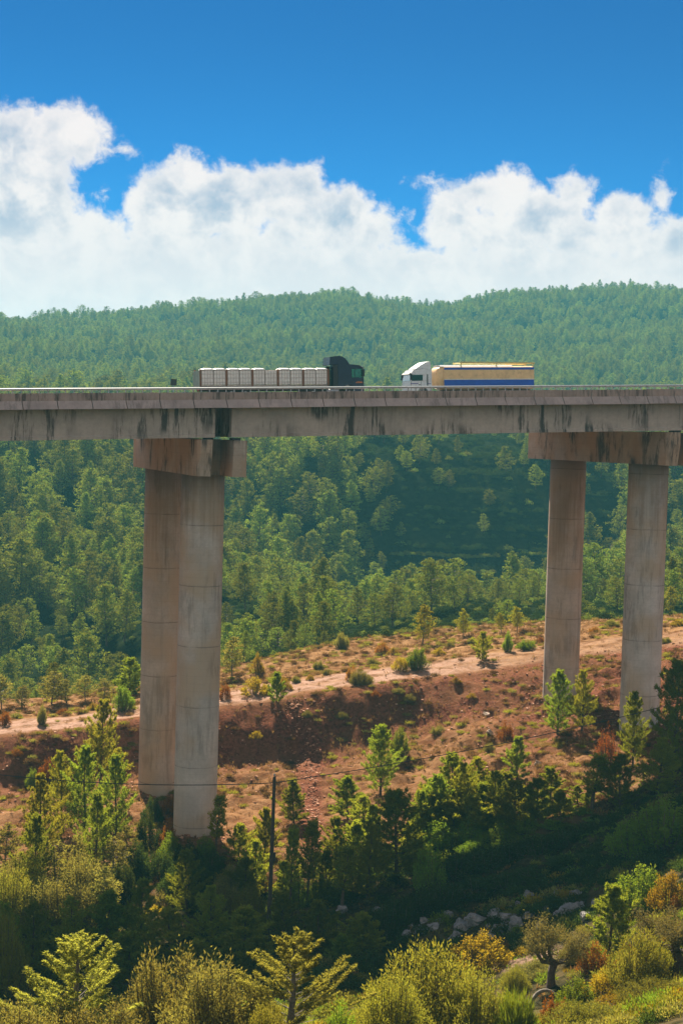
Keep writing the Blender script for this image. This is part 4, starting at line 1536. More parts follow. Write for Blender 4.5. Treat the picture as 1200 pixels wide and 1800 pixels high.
put('gold', 'shrub', 1066, 1702, 0, 100, 'golden yellow bush beside the olive tree trunk, lowest of the golden ones on the shelf', 'shrub', base=1765)
put('gold', 'shrub', 1100, 1745, 70, 120, 'golden bush at the bottom edge under the second olive tree', 'shrub')
put('green', 'shrub', 1014, 1722, 0, 78, 'fresh green bush at the foot of the small olive tree', 'shrub', base=1780)
put('tussock', 'grass_tussock', 908, 1752, 66, 75, 'bright green spiky grass tussock at the bottom edge', 'grass')
put('rust', 'shrub', 975, 1745, 68, 62, 'brown bush behind the arched dead stem', 'shrub')
put('broom', 'shrub', 1030, 1765, 64, 150, 'yellow olive bush at the bottom edge below the fresh green bush', 'shrub')
put('broom', 'shrub', 1160, 1725, 68, 150, 'yellow green bush in the bottom corner in front of the second olive tree', 'shrub')
put('broom', 'shrub', 1130, 1640, 0, 130, 'grey olive bush leaning beside the second olive tree', 'shrub', base=1745)
put('olive', 'olive_tree', 1196, 1590, 78, 160, 'broad second olive tree at the picture edge with slanting trunk', 'tree', pick=1, rz=1.9)
put('pine', 'young_pine', 1076, 1562, 0, 84, 'bright green young pine between the white rocks and the second olive tree', 'pine', base=1676)
put('sage', 'shrub', 1012, 1655, 0, 60, 'small grey bush behind the orange bush', 'shrub', base=1690)
put('green', 'shrub', 1125, 1525, 0, 110, 'sunlit green bush at the edge of the shade above the bright green pine', 'shrub', base=1602)
put('gold', 'shrub', 1178, 1532, 0, 80, 'sunlit yellow green bush at the picture edge above the second olive tree', 'shrub', base=1600)
put('rust', 'shrub', 1186, 1574, 0, 22, 'tiny orange shoot beneath the sunlit yellow green bush', 'shrub', base=1606)
put('green', 'shrub', 1170, 1405, 112, 120, 'yellow green leafy bush in front of the dark pines at the picture edge', 'shrub')
put('green', 'shrub', 1110, 1440, 112, 90, 'dull green bush beside the yellow green leafy one', 'shrub')
put('dead', 'dead_shrub', 1068, 1262, 146, 46, 'reddish dead shrub in front of the outer far column', 'shrub')
# black shade below the viaduct
for px, yt, r, wp in ((330, 1500, 120, 80), (370, 1560, 111, 90), (250, 1550, 113, 85), (300, 1600, 107, 90), (500, 1575, 109, 90), (560, 1590, 107, 80), (430, 1600, 106, 95), (190, 1570, 113, 80),
                      (130, 1580, 112, 80), (60, 1590, 110, 80), (10, 1595, 109, 70), (230, 1645, 103, 90), (350, 1655, 102, 100), (455, 1650, 102, 90), (640, 1610, 106, 70), (90, 1655, 103, 90), (600, 1645, 103, 90)):
    put('pine', 'young_pine', px, yt, r, wp, 'young pine in the black shade of the viaduct, below the double pier', 'pine', G1)
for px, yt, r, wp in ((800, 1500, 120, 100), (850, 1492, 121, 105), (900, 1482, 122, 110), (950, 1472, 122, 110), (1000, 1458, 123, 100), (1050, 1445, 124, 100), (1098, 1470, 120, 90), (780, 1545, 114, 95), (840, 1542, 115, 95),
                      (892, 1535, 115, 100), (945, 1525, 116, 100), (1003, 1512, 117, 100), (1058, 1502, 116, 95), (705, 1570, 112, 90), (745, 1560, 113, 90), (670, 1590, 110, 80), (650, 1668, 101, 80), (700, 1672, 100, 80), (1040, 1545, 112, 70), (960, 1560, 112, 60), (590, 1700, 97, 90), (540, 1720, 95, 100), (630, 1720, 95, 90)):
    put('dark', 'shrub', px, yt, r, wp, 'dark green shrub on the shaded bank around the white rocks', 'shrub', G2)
# brush in the shadow at the feet of the double pier
for kd, px, yt, r, wp in (('dark', 262, 1430, 137, 50), ('green', 300, 1465, 133, 46), ('dark', 330, 1478, 131, 60), ('dark', 280, 1490, 129, 60), ('dark', 372, 1490, 129, 50), ('rust', 296, 1440, 137, 34), ('dark', 240, 1480, 130, 60), ('dark', 310, 1520, 125, 70), ('green', 362, 1470, 133, 40), ('dark', 268, 1400, 146, 40), ('rust', 300, 1395, 148, 30), ('dark', 355, 1530, 124, 60), ('dark', 215, 1510, 124, 60)):
    put(kd, 'shrub', px, yt, r, wp, 'brush in the long shadow at the foot of the double pier', 'shrub', 'brush at the foot of the double pier')
# scrub in the sun before the double pier
for kd, px, yt, r, wp in (('paletree', 100, 1478, 124, 90), ('sage', 150, 1500, 122, 120), ('sage', 42, 1500, 124, 110), ('paletree', 196, 1470, 127, 80), ('sage', 70, 1535, 119, 120), ('paletree', 225, 1455, 131, 66), ('paletree', 12, 1450, 132, 76),
                          ('broom', 20, 1530, 119, 110), ('sage', 120, 1545, 118, 120), ('paletree', 185, 1525, 119, 90), ('broom', 5, 1600, 101, 90), ('sage', 415, 1520, 123, 70), ('broom', 440, 1560, 116, 80), ('sage', 395, 1545, 118, 80), ('limetree', 60, 1512, 121, 60), ('paletree', 140, 1468, 126, 60)):
    put(kd, 'shrub', px, yt, r, wp, 'grey green scrub bush in the sun at the rim of the viaduct shade', 'shrub', G3)
for px, yt, r, wp, lb in ((180, 1238, 153, 92, 'tall dark pine beside the double pier, topmost of its clump'), (150, 1318, 142, 84, 'rounded pine in front of the tall dark pine beside the double pier'),
                          (206, 1335, 141, 70, 'pine nearest the foot of the double pier, beside its clump'), (76, 1368, 133, 84, 'bright green pine on the open slope below the rusty bush'),
                          (172, 1398, 130, 72, 'bushy low pine at the foot of the pine clump beside the double pier'), (62, 1440, 124, 62, 'yellow green sapling pine rising from the grey scrub'),
                          (110, 1325, 145, 50, 'slim pine behind the rounded pine of the clump')):
    put('pine', 'young_pine', px, yt, r, wp, lb, 'pine')
put('rust', 'shrub', 86, 1335, 0, 38, 'dark orange bush on the bank beside the pine clump', 'shrub', base=1372)
put('green', 'shrub', 58, 1352, 0, 26, 'little green bush below the dark orange bush', 'shrub', base=1390)
# before and between the piers
put('thinpine', 'young_pine', 382, 1402, 133, 46, 'dark thin pine against the edge of the nearest column', 'pine', pick=0)
put('pine', 'young_pine', 422, 1450, 131, 50, 'small bushy pine between the nearest column and the wooden pole', 'pine')
put('pine', 'young_pine', 432, 1512, 121, 60, 'yellow green pine below the small bushy pine by the pole', 'pine')
put('pine', 'young_pine', 468, 1425, 133, 40, 'small dark bush pine right behind the wooden pole', 'pine')
put('pine', 'young_pine', 517, 1374, 0, 50, 'lone small pine on bare slope next to the wooden pole', 'pine', base=1446)
put('thinpine', 'young_pine', 545, 1448, 119, 50, 'tall thin stemmed pine past the wooden pole, tuft at its top', 'pine', pick=1)
put('thinpine', 'young_pine', 512, 1470, 118, 46, 'bluish thin pine between the pole and the tall thin stemmed pine', 'pine', pick=2)
put('thinpine', 'young_pine', 606, 1490, 117, 60, 'thin pine with whorled boughs in front of the stony chute', 'pine', pick=0)
put('pine', 'young_pine', 672, 1280, 0, 78, 'single upright pine halfway up the red slope', 'pine', base=1398)
put('green', 'shrub', 703, 1280, 0, 36, 'round green bush just behind the upright pine on the red slope', 'shrub', base=1330)
put('pine', 'young_pine', 612, 1368, 0, 56, 'yellow green bushy pine beside the stony chute', 'pine', base=1440)
put('pine', 'young_pine', 640, 1400, 0, 50, 'small pine next to the yellow green bushy pine by the chute', 'pine', base=1462)
put('pine', 'young_pine', 700, 1398, 122, 135, 'broad dark pine, biggest of the middle, with sunlit lower boughs', 'pine', pick=2)
put('pine', 'young_pine', 650, 1455, 119, 70, 'green pine at the flank of the broad dark pine', 'pine')
put('green', 'shrub', 755, 1480, 117, 60, 'bright green bush against the broad dark pine', 'shrub')
put('gold', 'shrub', 748, 1374, 0, 40, 'orange gold bush behind the broad dark pine', 'shrub', base=1410)
for px, yt, r, wp in ((795, 1328, 136, 100), (768, 1368, 133, 84), (845, 1335, 138, 100), (890, 1362, 137, 100), (930, 1392, 135, 96), (968, 1350, 139, 74), (1000, 1405, 135, 90), (828, 1400, 131, 100), (870, 1420, 132.5, 90), (975, 1432, 131, 90), (915, 1430, 132.5, 84), (780, 1430, 132.0, 80), (1020, 1440, 131, 80),
                      (812, 1372, 134, 90), (952, 1418, 133, 84), (748, 1432, 131.5, 70), (850, 1378, 134, 86), (1015, 1382, 137, 70), (742, 1395, 132, 70), (818, 1345, 133, 80), (870, 1360, 133, 84), (908, 1375, 131.5, 80), (945, 1372, 132, 76), (985, 1395, 132, 70), (1035, 1390, 134, 60), (765, 1400, 132.0, 70), (800, 1410, 131.5, 76), (850, 1425, 131.0, 76), (895, 1418, 131.0, 76), (940, 1425, 131.0, 76), (990, 1428, 131.0, 66), (720, 1450, 127, 60)):
    put('pine', 'young_pine', px, yt, r, wp, 'yellow green pine in the sunlit thicket below the far pier', 'pine', 'pines of the sunlit thicket below the far pier')
for px, yt, r, wp in ((800, 1462, 129, 60), (850, 1470, 128.5, 60), (900, 1468, 128.5, 66), (950, 1470, 128, 60), (992, 1466, 128, 50), (1030, 1420, 131, 50), (720, 1500, 126, 50), (640, 1515, 123, 50), (590, 1545, 120, 50), (560, 1540, 120, 44), (525, 1545, 119, 44), (770, 1445, 129, 60), (825, 1440, 130, 64), (880, 1445, 129.5, 60), (925, 1440, 130, 64), (970, 1442, 129.5, 56), (1010, 1450, 129, 50), (1045, 1455, 128, 44), (830, 1480, 127, 60), (880, 1482, 127, 60), (740, 1478, 127, 50)):
    put('green', 'shrub', px, yt, r, wp, 'bright green bush at the foot of the sunlit thicket', 'shrub', 'green bushes at the foot of the sunlit thicket')
for px, yt, r, wp in ((590, 1440, 129, 50), (628, 1448, 128, 56), (655, 1420, 130, 50), (575, 1500, 122, 44), (450, 1478, 125, 50), (500, 1520, 121, 50), (620, 1530, 121, 60)):
    put('pine', 'young_pine', px, yt, r, wp, 'small yellow green pine scattered between the wooden pole and the broad dark pine', 'pine', 'small pines between pole and broad dark pine')
put('thinpine', 'young_pine', 1045, 1330, 131, 60, 'thin straggling pine with reddish lower boughs at the thicket edge', 'pine', pick=1)
put('pine', 'young_pine', 910, 1298, 0, 46, 'small pine above the thicket near the pale stone', 'pine', base=1372)
put('pine', 'young_pine', 984, 1184, 0, 66, 'dark pine at the base of the inner far column', 'pine', base=1292)
put('pine', 'young_pine', 1026, 1182, 0, 56, 'dark pine between the two far columns', 'pine', base=1284)
put('pine', 'young_pine', 1116, 1222, 145, 62, 'dark thin pine against the outer far column', 'pine', pick=0)
put('pine', 'young_pine', 1192, 1172, 137, 110, 'tallest dark pine at the picture edge beside the outer far column', 'pine', pick=1)
put('pine', 'young_pine', 1160, 1300, 131, 100, 'dark pine below the tallest one at the picture edge', 'pine', pick=3)
put('pine', 'young_pine', 1090, 1330, 130, 80, 'dark pine under the reddish dead shrub', 'pine', pick=4)
put('rust', 'shrub', 888, 1268, 0, 30, 'brown round bush on the slope near the pale stone', 'shrub', base=1302)
# beyond the track
for kd, nm, px, yt, bs, wp, lb, ct in (
        ('rust', 'shrub', 396, 1200, 1231, 22, 'orange bush touching the edge of the nearest column, by the track', 'shrub'),
        ('gold', 'shrub', 447, 1192, 1222, 56, 'long golden bush beside the dirt track', 'shrub'),
        ('pine', 'young_pine', 487, 1184, 1238, 34, 'small green pine on the near edge of the dirt track', 'pine'),
        ('gold', 'shrub', 500, 1190, 1214, 30, 'golden tuft behind the small track side pine', 'shrub'),
        ('rust', 'shrub', 672, 1128, 1150, 26, 'orange bush at the wood edge beyond the track', 'shrub'),
        ('limetree', 'tree', 745, 1062, 1134, 46, 'tall yellow green broadleaf tree standing alone between the piers', 'tree'),
        ('green', 'shrub', 735, 1138, 1178, 46, 'green bush growing beside the dirt track between the piers', 'shrub'),
        ('gold', 'shrub', 703, 1154, 1180, 34, 'yellow bush next to the green bush by the track', 'shrub'),
        ('sage', 'shrub', 634, 1176, 1204, 46, 'grey bush on the verge of the dirt track', 'shrub'),
        ('rust', 'shrub', 620, 1172, 1196, 26, 'brown bush beside the grey bush on the track verge', 'shrub'),
        ('limetree', 'shrub', 816, 1072, 1118, 32, 'upright yellow green bush past the lone broadleaf tree', 'shrub'),
        ('pine', 'young_pine', 849, 1112, 1160, 32, 'small dark green pine by the track between the piers', 'pine'),
        ('green', 'shrub', 893, 1110, 1146, 18, 'slim green bush by the track past the small dark pine', 'shrub'),
        ('limetree', 'tree', 910, 1066, 1112, 34, 'yellow green small tree near the inner far column', 'tree'),
        ('limetree', 'shrub', 880, 1078, 1112, 28, 'yellow green bush leaning on the small tree near the inner far column', 'shrub'),
        ('green', 'shrub', 925, 1124, 1142, 36, 'flat green bush in front of the inner far column', 'shrub'),
        ('limetree', 'tree', 1178, 1030, 1080, 34, 'yellow green tree behind the outer far column', 'tree'),
        ('sage', 'shrub', 600, 1112, 1140, 30, 'grey green bush on the rim beyond the track', 'shrub'),
        ('sage', 'shrub', 560, 1160, 1176, 22, 'low grey tuft on bare ground beyond the track', 'shrub'),
        ('green', 'shrub', 216, 1206, 1250, 42, 'round green bush beside the inner column of the double pier', 'shrub'),
        ('sage', 'shrub', 75, 1238, 1274, 18, 'thin dry bush standing in the dirt track', 'shrub'),
        ('pine', 'young_pine', 229, 1160, 1222, 62, 'pale pine behind the round green bush at the double pier', 'pine'),
        ('paletree', 'tree', 410, 1122, 1192, 56, 'grey green tree next to the nearest column beyond the track', 'tree'),
        ('gold', 'shrub', 452, 1150, 1184, 26, 'golden bush at the foot of the grey green tree', 'shrub'),
        ('rust', 'shrub', 8, 1248, 1276, 30, 'dark brown bush at the picture edge by the track', 'shrub')):
    put(kd, nm, px, yt, 0, wp, lb, ct, base=bs)
for px, yt, bs, wp in ((5, 1186, 1246, 52), (40, 1205, 1244, 46), (92, 1180, 1238, 66), (118, 1196, 1236, 44), (152, 1188, 1232, 46), (184, 1192, 1230, 50)):
    put('paletree', 'tree', px, yt, 0, wp, 'pale leafy young tree in the row along the rim beside the track', 'tree', G4, base=bs)
for px, bs, hh, wp in ((450, 1212, 14, 20), (520, 1200, 12, 18), (545, 1196, 10, 16), (575, 1186, 12, 18), (655, 1168, 12, 20), (690, 1150, 12, 22), (770, 1150, 12, 26), (790, 1138, 10, 20), (830, 1130, 10, 20), (950, 1130, 10, 22), (1045, 1112, 10, 24), (1075, 1100, 12, 26), (1190, 1100, 12, 26), (1170, 1130, 10, 22), (30, 1262, 10, 20), (110, 1256, 12, 20), (165, 1248, 12, 22), (720, 1235, 16, 26), (600, 1265, 14, 26), (770, 1290, 16, 28), (830, 1230, 12, 22), (450, 1300, 16, 26), (540, 1260, 12, 20), (860, 1320, 14, 22), (30, 1330, 14, 24), (700, 1220, 12, 24), (800, 1200, 10, 24), (660, 1225, 12, 22)):
    put(PR.choice(('rust', 'sage', 'gold', 'sage')), 'shrub', px, bs - hh, 0, wp, 'low dry bush on the open bank and track verge', 'shrub', 'low dry bushes on the bank', base=bs)

# arched dead stem near the green tussock
q = hit(958, 1768)
mb = MB()
k = math.hypot(q.x, q.y) / FPX
mb.tube([(-26 * k * math.cos(a) * cy, 26 * k * math.cos(a) * sy, -0.2 + 34 * k * math.sin(a)) for a in np.linspace(0.0, 2.6, 12)], [0.13 - 0.006 * i for i in range(12)], 8)
ar = mb.build('dead_branch', BARK_G, None, smooth=True)
ar.location = q
tag(ar, 'arched grey dead stem beside the green tussock', 'branch')

# wooden pole and its wire
pr_ = 112.0
pb, ph = stand(481, 1366, pr_)
pole = empty('utility_pole', pb, 0, 'dark wooden utility pole carrying one wire below the viaduct', 'pole')
M_POLE = paint_mat('tarred_wood', (0.050, 0.034, 0.026), 0.85, 0.3, 0, 5)
mb = MB()
mb.tube([(-0.10, 0, -0.5), (0, 0, ph * 0.5), (0.06, 0, ph)], [0.17, 0.145, 0.115], 10)
mb.build('shaft', M_POLE, pole, smooth=False)
mb = MB()
mb.box(0.16, 0.30, -0.07, 0.07, ph * 0.50, ph * 0.50 + 0.62)
mb.box(0.12, 0.17, -0.05, 0.05, ph * 0.52, ph * 0.52 + 0.08)
mb.build('bracket', M_POLE, pole)
mb = MB()
mb.tube([(0.05, 0, ph), (0.05, 0, ph + 0.12), (0.05, 0, ph + 0.26)], [0.03, 0.06, 0.04], 8)
mb.build('insulator', M_HUB, pole)
topv = pb + Vector((0.05, 0, ph - 0.42))
eL = Vector(point_at(-170, 1338, 118))
eR = Vector(point_at(1420, 1168, 158))
mb = MB()
for A, B, sag in ((eL, topv, 0.75), (topv, eR, 1.0)):
    mb.tube([A + (B - A) * s - Vector((0, 0, 4 * sag * s * (1 - s))) for s in np.linspace(0, 1, 24)], 0.032, 5)
wire = mb.build('overhead_wire', M_RUBBER)
tag(wire, 'black overhead wire crossing below the deck from the wooden pole', 'wire')

# rocks
GR = 'white rocks in the shaded gully'
for px, py, wp in ((1008, 1604, 62), (985, 1616, 36), (1028, 1622, 40), (890, 1616, 46), (868, 1610, 36), (908, 1628, 40), (880, 1640, 44), (925, 1577, 30), (978, 1572, 24), (1012, 1574, 28), (838, 1622, 40), (812, 1634, 46), (790, 1612, 30),
                   (744, 1622, 26), (762, 1632, 34), (736, 1640, 30), (715, 1648, 26), (660, 1602, 22), (600, 1602, 26), (662, 1636, 18), (1048, 1590, 22), (1052, 1630, 26), (850, 1650, 30), (950, 1630, 26), (930, 1612, 28), (800, 1648, 30), (820, 1618, 18), (860, 1630, 20), (895, 1600, 18), (772, 1622, 20), (910, 1590, 16), (995, 1585, 18), (960, 1600, 20), (1020, 1590, 20), (720, 1630, 18), (690, 1640, 18), (876, 1596, 18), (846, 1640, 16)):
    p = hit(px, py)
    r = math.hypot(p.x, p.y)
    sz = 1.02 * wp * r / FPX / 2
    o = bpy.data.objects.new('rock', ROCKS[PR.randrange(5)])
    link(o)
    o.location = p + Vector((0, 0, -sz * 0.02))
    o.rotation_euler = (PR.uniform(-0.3, 0.3), PR.uniform(-0.3, 0.3), PR.uniform(0, 6.28))
    o.scale = (sz * 1.1, sz * 1.1, sz * PR.uniform(0.9, 1.3))
    tag(o, 'white limestone rock among the dark shrubs of the shaded gully', 'rock', GR)
for px, py, wp, lb in ((945, 1346, 20, 'pale stone on the open slope under the far pier'), (766, 1060, 24, 'pale rock ledge at the wood rim between the piers'), (855, 1258, 16, 'small pinkish stone high on the red bank'), (862, 1292, 20, 'pinkish stone beside the brown round bush')):
    p = hit(px, py)
    sz = wp * math.hypot(p.x, p.y) / FPX / 2
    o = bpy.data.objects.new('stone', ROCKSP[PR.randrange(3)])
    link(o)
    o.location = p + Vector((0, 0, sz * 0.2))
    o.scale = (sz, sz, sz)
    o.rotation_euler = (0.1, -0.1, PR.uniform(0, 6))
    tag(o, lb, 'rock')


# ------------------------------------------------------------------ ground cover nobody could count
def scatter(seed, n, r0, r1, a0=-0.27, a1=0.29):
    g = np.random.default_rng(seed)
    r = np.sqrt(g.uniform(r0 * r0, r1 * r1, n))
    a = g.uniform(a0, a1, n) + YAW
    X, Y = np.sin(a) * r, np.cos(a) * r
    return g, X, Y, table(ST, X, Y), px_of(a - YAW)


def blades(name, seed, X, Y, H, mat, per, spread, lw, label=None):
    g = np.random.default_rng(seed)
    Z = height(X, Y)
    lv = Leaves(seed)
    n = len(X)
    base = np.repeat(np.stack([X, Y, Z - 0.03], -1), per, 0) + g.normal(size=(n * per, 3)) * np.array([0.16, 0.16, 0]) * np.repeat(H, per)[:, None] * 1.6
    hh = np.repeat(H, per) * g.uniform(0.6, 1.2, n * per)
    lv.add(base, unit(UPA + g.normal(size=(n * per, 3)) * spread), hh, lw * (0.6 + hh))
    o = bpy.data.objects.new(name, lv.mesh(name, mat))
    link(o)
    return tag(o, label, None, None, 'stuff')


g, X, Y, S, pxx = scatter(11, 30000, 118, 236)
cl = fbm(X / 3.0, Y / 3.0, 4)
trackish = (S > 7.0) & (S < 8.0)
ok = (S > 4.6) & (S < 9.4) & (g.random(len(X)) < np.clip(0.35 + 1.6 * cl, 0.05, 1)) & (~trackish | (g.random(len(X)) < 0.10))
cx_ = np.interp(S, [5.0, 5.6, 6.3, 7.0], [572, 560, 548, 520])
ok &= ~((np.abs(pxx - cx_) < 26) & (S < 6.8))
ok &= ~((S > 6.2) & (S < 7.0) & (g.random(len(X)) < 0.2))
X, Y = X[ok], Y[ok]
blades('dry_grass', 12, X, Y, g.uniform(0.18, 0.58, len(X)), L_GRASS, 10, 0.5, 0.06)
g, X, Y, S, pxx = scatter(13, 26000, 58, 140)
ok = (S < 5.2) & (g.random(len(X)) < np.clip(0.4 + 1.4 * fbm(X / 2.2, Y / 2.2, 3), 0.02, 1))
X, Y = X[ok], Y[ok]
u = fbm(X / 4.0 + 40, Y / 4.0, 3) + g.normal(size=len(X)) * 0.15
hs = g.uniform(0.12, 0.42, len(X))
for nm, lo, hi, mt in (('undergrowth', -9, -0.08, L_GREEN), ('undergrowth', -0.08, 0.12, L_BROOM), ('undergrowth', 0.12, 9, L_GRASS)):
    k = (u >= lo) & (u < hi)
    blades(nm, 14 + int(lo), X[k], Y[k], hs[k], mt, 11, 0.8, 0.06)
# loose red stones of the chute and the bank
g, X, Y, S, pxx = scatter(17, 90000, 128, 200)
cx_ = np.interp(S, [5.0, 5.6, 6.3, 7.0], [572, 560, 548, 520])
w_ = np.exp(-((pxx - cx_) / 20) ** 2) * ((S > 4.9) & (S < 6.9)) * 0.55 + 0.03 * ((S > 5.8) & (S < 7.05)) + 0.035 * ((pxx > 850) & (S > 5.6) & (S < 7.2)) + 0.008 * ((S > 4.8) & (S < 9))
k = g.random(len(X)) < w_
X, Y = X[k], Y[k]
for pu in PIERS:
    for cyy in COL_Y:
        n_ = 240
        an_, rd_ = g.uniform(0, 6.28, n_), 1.9 + 2.0 * g.random(n_) ** 2
        X, Y = np.concatenate([X, pu + rd_ * np.cos(an_)]), np.concatenate([Y, cyy + rd_ * np.sin(an_)])
Z = height(X, Y)
sz = 0.05 + 0.13 * g.random(len(X)) ** 3
cube = np.array([[-1, -1, -1], [1, -1, -1], [1, 1, -1], [-1, 1, -1], [-1, -1, 1], [1, -1, 1], [1, 1, 1], [-1, 1, 1]], float) * np.array([1, 0.8, 0.55])
q6 = np.array([[3, 2, 1, 0], [4, 5, 6, 7], [0, 1, 5, 4], [1, 2, 6, 5], [2, 3, 7, 6], [3, 0, 4, 7]])
ang = g.uniform(0, 6.28, len(X))
vv = cube[None] * sz[:, None, None] * g.uniform(0.35, 1.3, (len(X), 8, 3))
ca, sa = np.cos(ang)[:, None], np.sin(ang)[:, None]
vx, vy = vv[..., 0] * ca - vv[..., 1] * sa, vv[..., 0] * sa + vv[..., 1] * ca
vv = np.stack([vx + X[:, None], vy + Y[:, None], vv[..., 2] + Z[:, None] + 0.02], -1).reshape(-1, 3)
qq = (q6[None] + 8 * np.arange(len(X))[:, None, None]).reshape(-1, 4)
ms, t, o = new_mat('red_stones')
b = t.n('ShaderNodeBsdfPrincipled')
geo = t.n('ShaderNodeNewGeometry')
cc = t.mix(geo.outputs['Random Per Island'], (0.22, 0.085, 0.045, 1), (0.52, 0.30, 0.20, 1))
t.put(b.inputs['Base Color'], cc)
t.put(b.inputs['Roughness'], 0.9)
t.put(b.inputs['Specular IOR Level'], 0.05)
t.t.links.new(b.outputs[0], o.inputs[0])
tag(link(bpy.data.objects.new('rubble', mesh_np('rubble', vv, qq, mats=[ms]))), None, None, None, 'stuff')

# ------------------------------------------------------------------ the pine woods beyond the track
NV = 7
FP = [forest_parts(500 + s, L_FOREST, BARK, n_leaf=2600, round_=(0.7, 1.0, 0.8, 0.5, 1.0, 0.9, 0.6)[s], spread=(0.29, 0.39, 0.34, 0.25, 0.42, 0.32, 0.36)[s]) for s in range(NV)]
FM = [forest_parts(540 + s, L_FOREST, BARK, merged=True, n_leaf=1900, round_=(0.7, 1.0, 0.8, 0.5, 1.0, 0.9, 0.6)[s], spread=(0.29, 0.39, 0.34, 0.25, 0.42, 0.32, 0.36)[s]) for s in range(NV)]
g = np.random.default_rng(91)


def grid_pts(sp, r0, r1, amax):
    xs_ = np.arange(-400, 1400, sp)
    ys_ = np.arange(150, 1500, sp)
    X, Y = np.meshgrid(xs_, ys_)
    X = X.ravel() + g.uniform(-0.46, 0.46, X.size) * sp
    Y = Y.ravel() + g.uniform(-0.46, 0.46, Y.size) * sp
    r = np.hypot(X, Y)
    a = np.arctan2(X, Y) - YAW
    k = (r > r0) & (r < r1) & (np.abs(a) < amax)
    return X[k], Y[k], r[k], a[k]


PX, PY, PH = [], [], []
for sp, r0, r1 in ((5.6, 205, 470), (6.0, 470, 760), (5.4, 760, 1440)):
    X, Y, r, a = grid_pts(sp, r0, r1, 0.262)
    S = table(ST, X, Y)
    px = px_of(a)
    dens = np.clip(0.86 + 1.1 * fbm(X / 38 + 5, Y / 38, 4), 0.12, 1)
    # the dark slope between the piers is mostly scrub with scattered pines; low terraces are open
    mid = np.exp(-((px - 820) / 190) ** 2) * ((S > 12.2) & (S < 14.6))
    dens = dens * (1 - 0.76 * mid)
    dens = np.where((S > 12.6) & (S < 13.6) & (px > 680) & (px < 960), dens * 0.3, dens)
    rim = (S > 9.15)
    open_ = (px > 600) & (S < 11.3)
    dens = np.where(open_, dens * np.where(px > 960, 0.55, 0.22), dens)
    dens = np.where(S < 9.6, dens * 0.35, dens)
    keep = rim & (g.random(len(X)) < dens)
    hh = np.where(S < 11.8, g.uniform(5.0, 9.5, len(X)), g.uniform(7.0, 12.0, len(X))) * np.where(S > 15.5, 0.74, 1.0)
    hh = np.where(open_, hh * 0.8, hh)
    hh = np.where(S < 9.8, hh * 0.62, hh)
    hh = hh * (1 - 0.35 * mid) * np.clip(np.exp(g.normal(0, 0.22, len(X))), 0.55, 1.5)
    PX.append(X[keep])
    PY.append(Y[keep])
    PH.append(hh[keep])
PX, PY, PH = map(np.concatenate, (PX, PY, PH))
PZ = height(PX, PY) - 0.15
PRr = np.hypot(PX, PY)
PA = np.arctan2(PX, PY) - YAW
# which of them the camera can see: the tree's top against the land in front of it
seen = np.zeros(len(PX), bool)
for i in range(len(PX)):
    if PRr[i] < 520:
        f = np.linspace(0.35, 0.97, 40)
        ang_ = (height(PX[i] * f, PY[i] * f) / (PRr[i] * f)).max()
        seen[i] = (PZ[i] + 0.75 * PH[i]) / PRr[i] > ang_
seen &= np.abs(PA) < 0.222
order = np.argsort(-(PH / PRr) * seen)
N_OWN = 228
own = order[:N_OWN]
own = own[seen[own]]
REG = [(330, 'dark pine in the dense wood beyond the double pier, on its outer side', 'pines of the dense wood beside the double pier'),
       (660, 'sunlit pine on the spur between the double pier and the lone broadleaf tree', 'pines of the sunlit spur'),
       (960, 'pine on the valley side between the lone broadleaf tree and the far pier', 'pines of the valley side between the piers'),
       (9999, 'pine in the wood seen around the far pier columns', 'pines of the wood behind the far pier')]
for i in own:
    px = px_of(PA[i])
    lb, gp = next((l, gg) for lim, l, gg in REG if px < lim)
    e = empty('pine', (PX[i], PY[i], PZ[i]), g.uniform(0, 6.28), lb, 'pine', gp)
    s_ = PH[i] * g.uniform(0.9, 1.2)
    e.scale = (s_, s_, PH[i])
    v = int(g.integers(NV))
    for nm, me in zip(('trunk', 'crown'), FP[v]):
        link(bpy.data.objects.new(nm, me), e)
rest = np.ones(len(PX), bool)
rest[own] = False


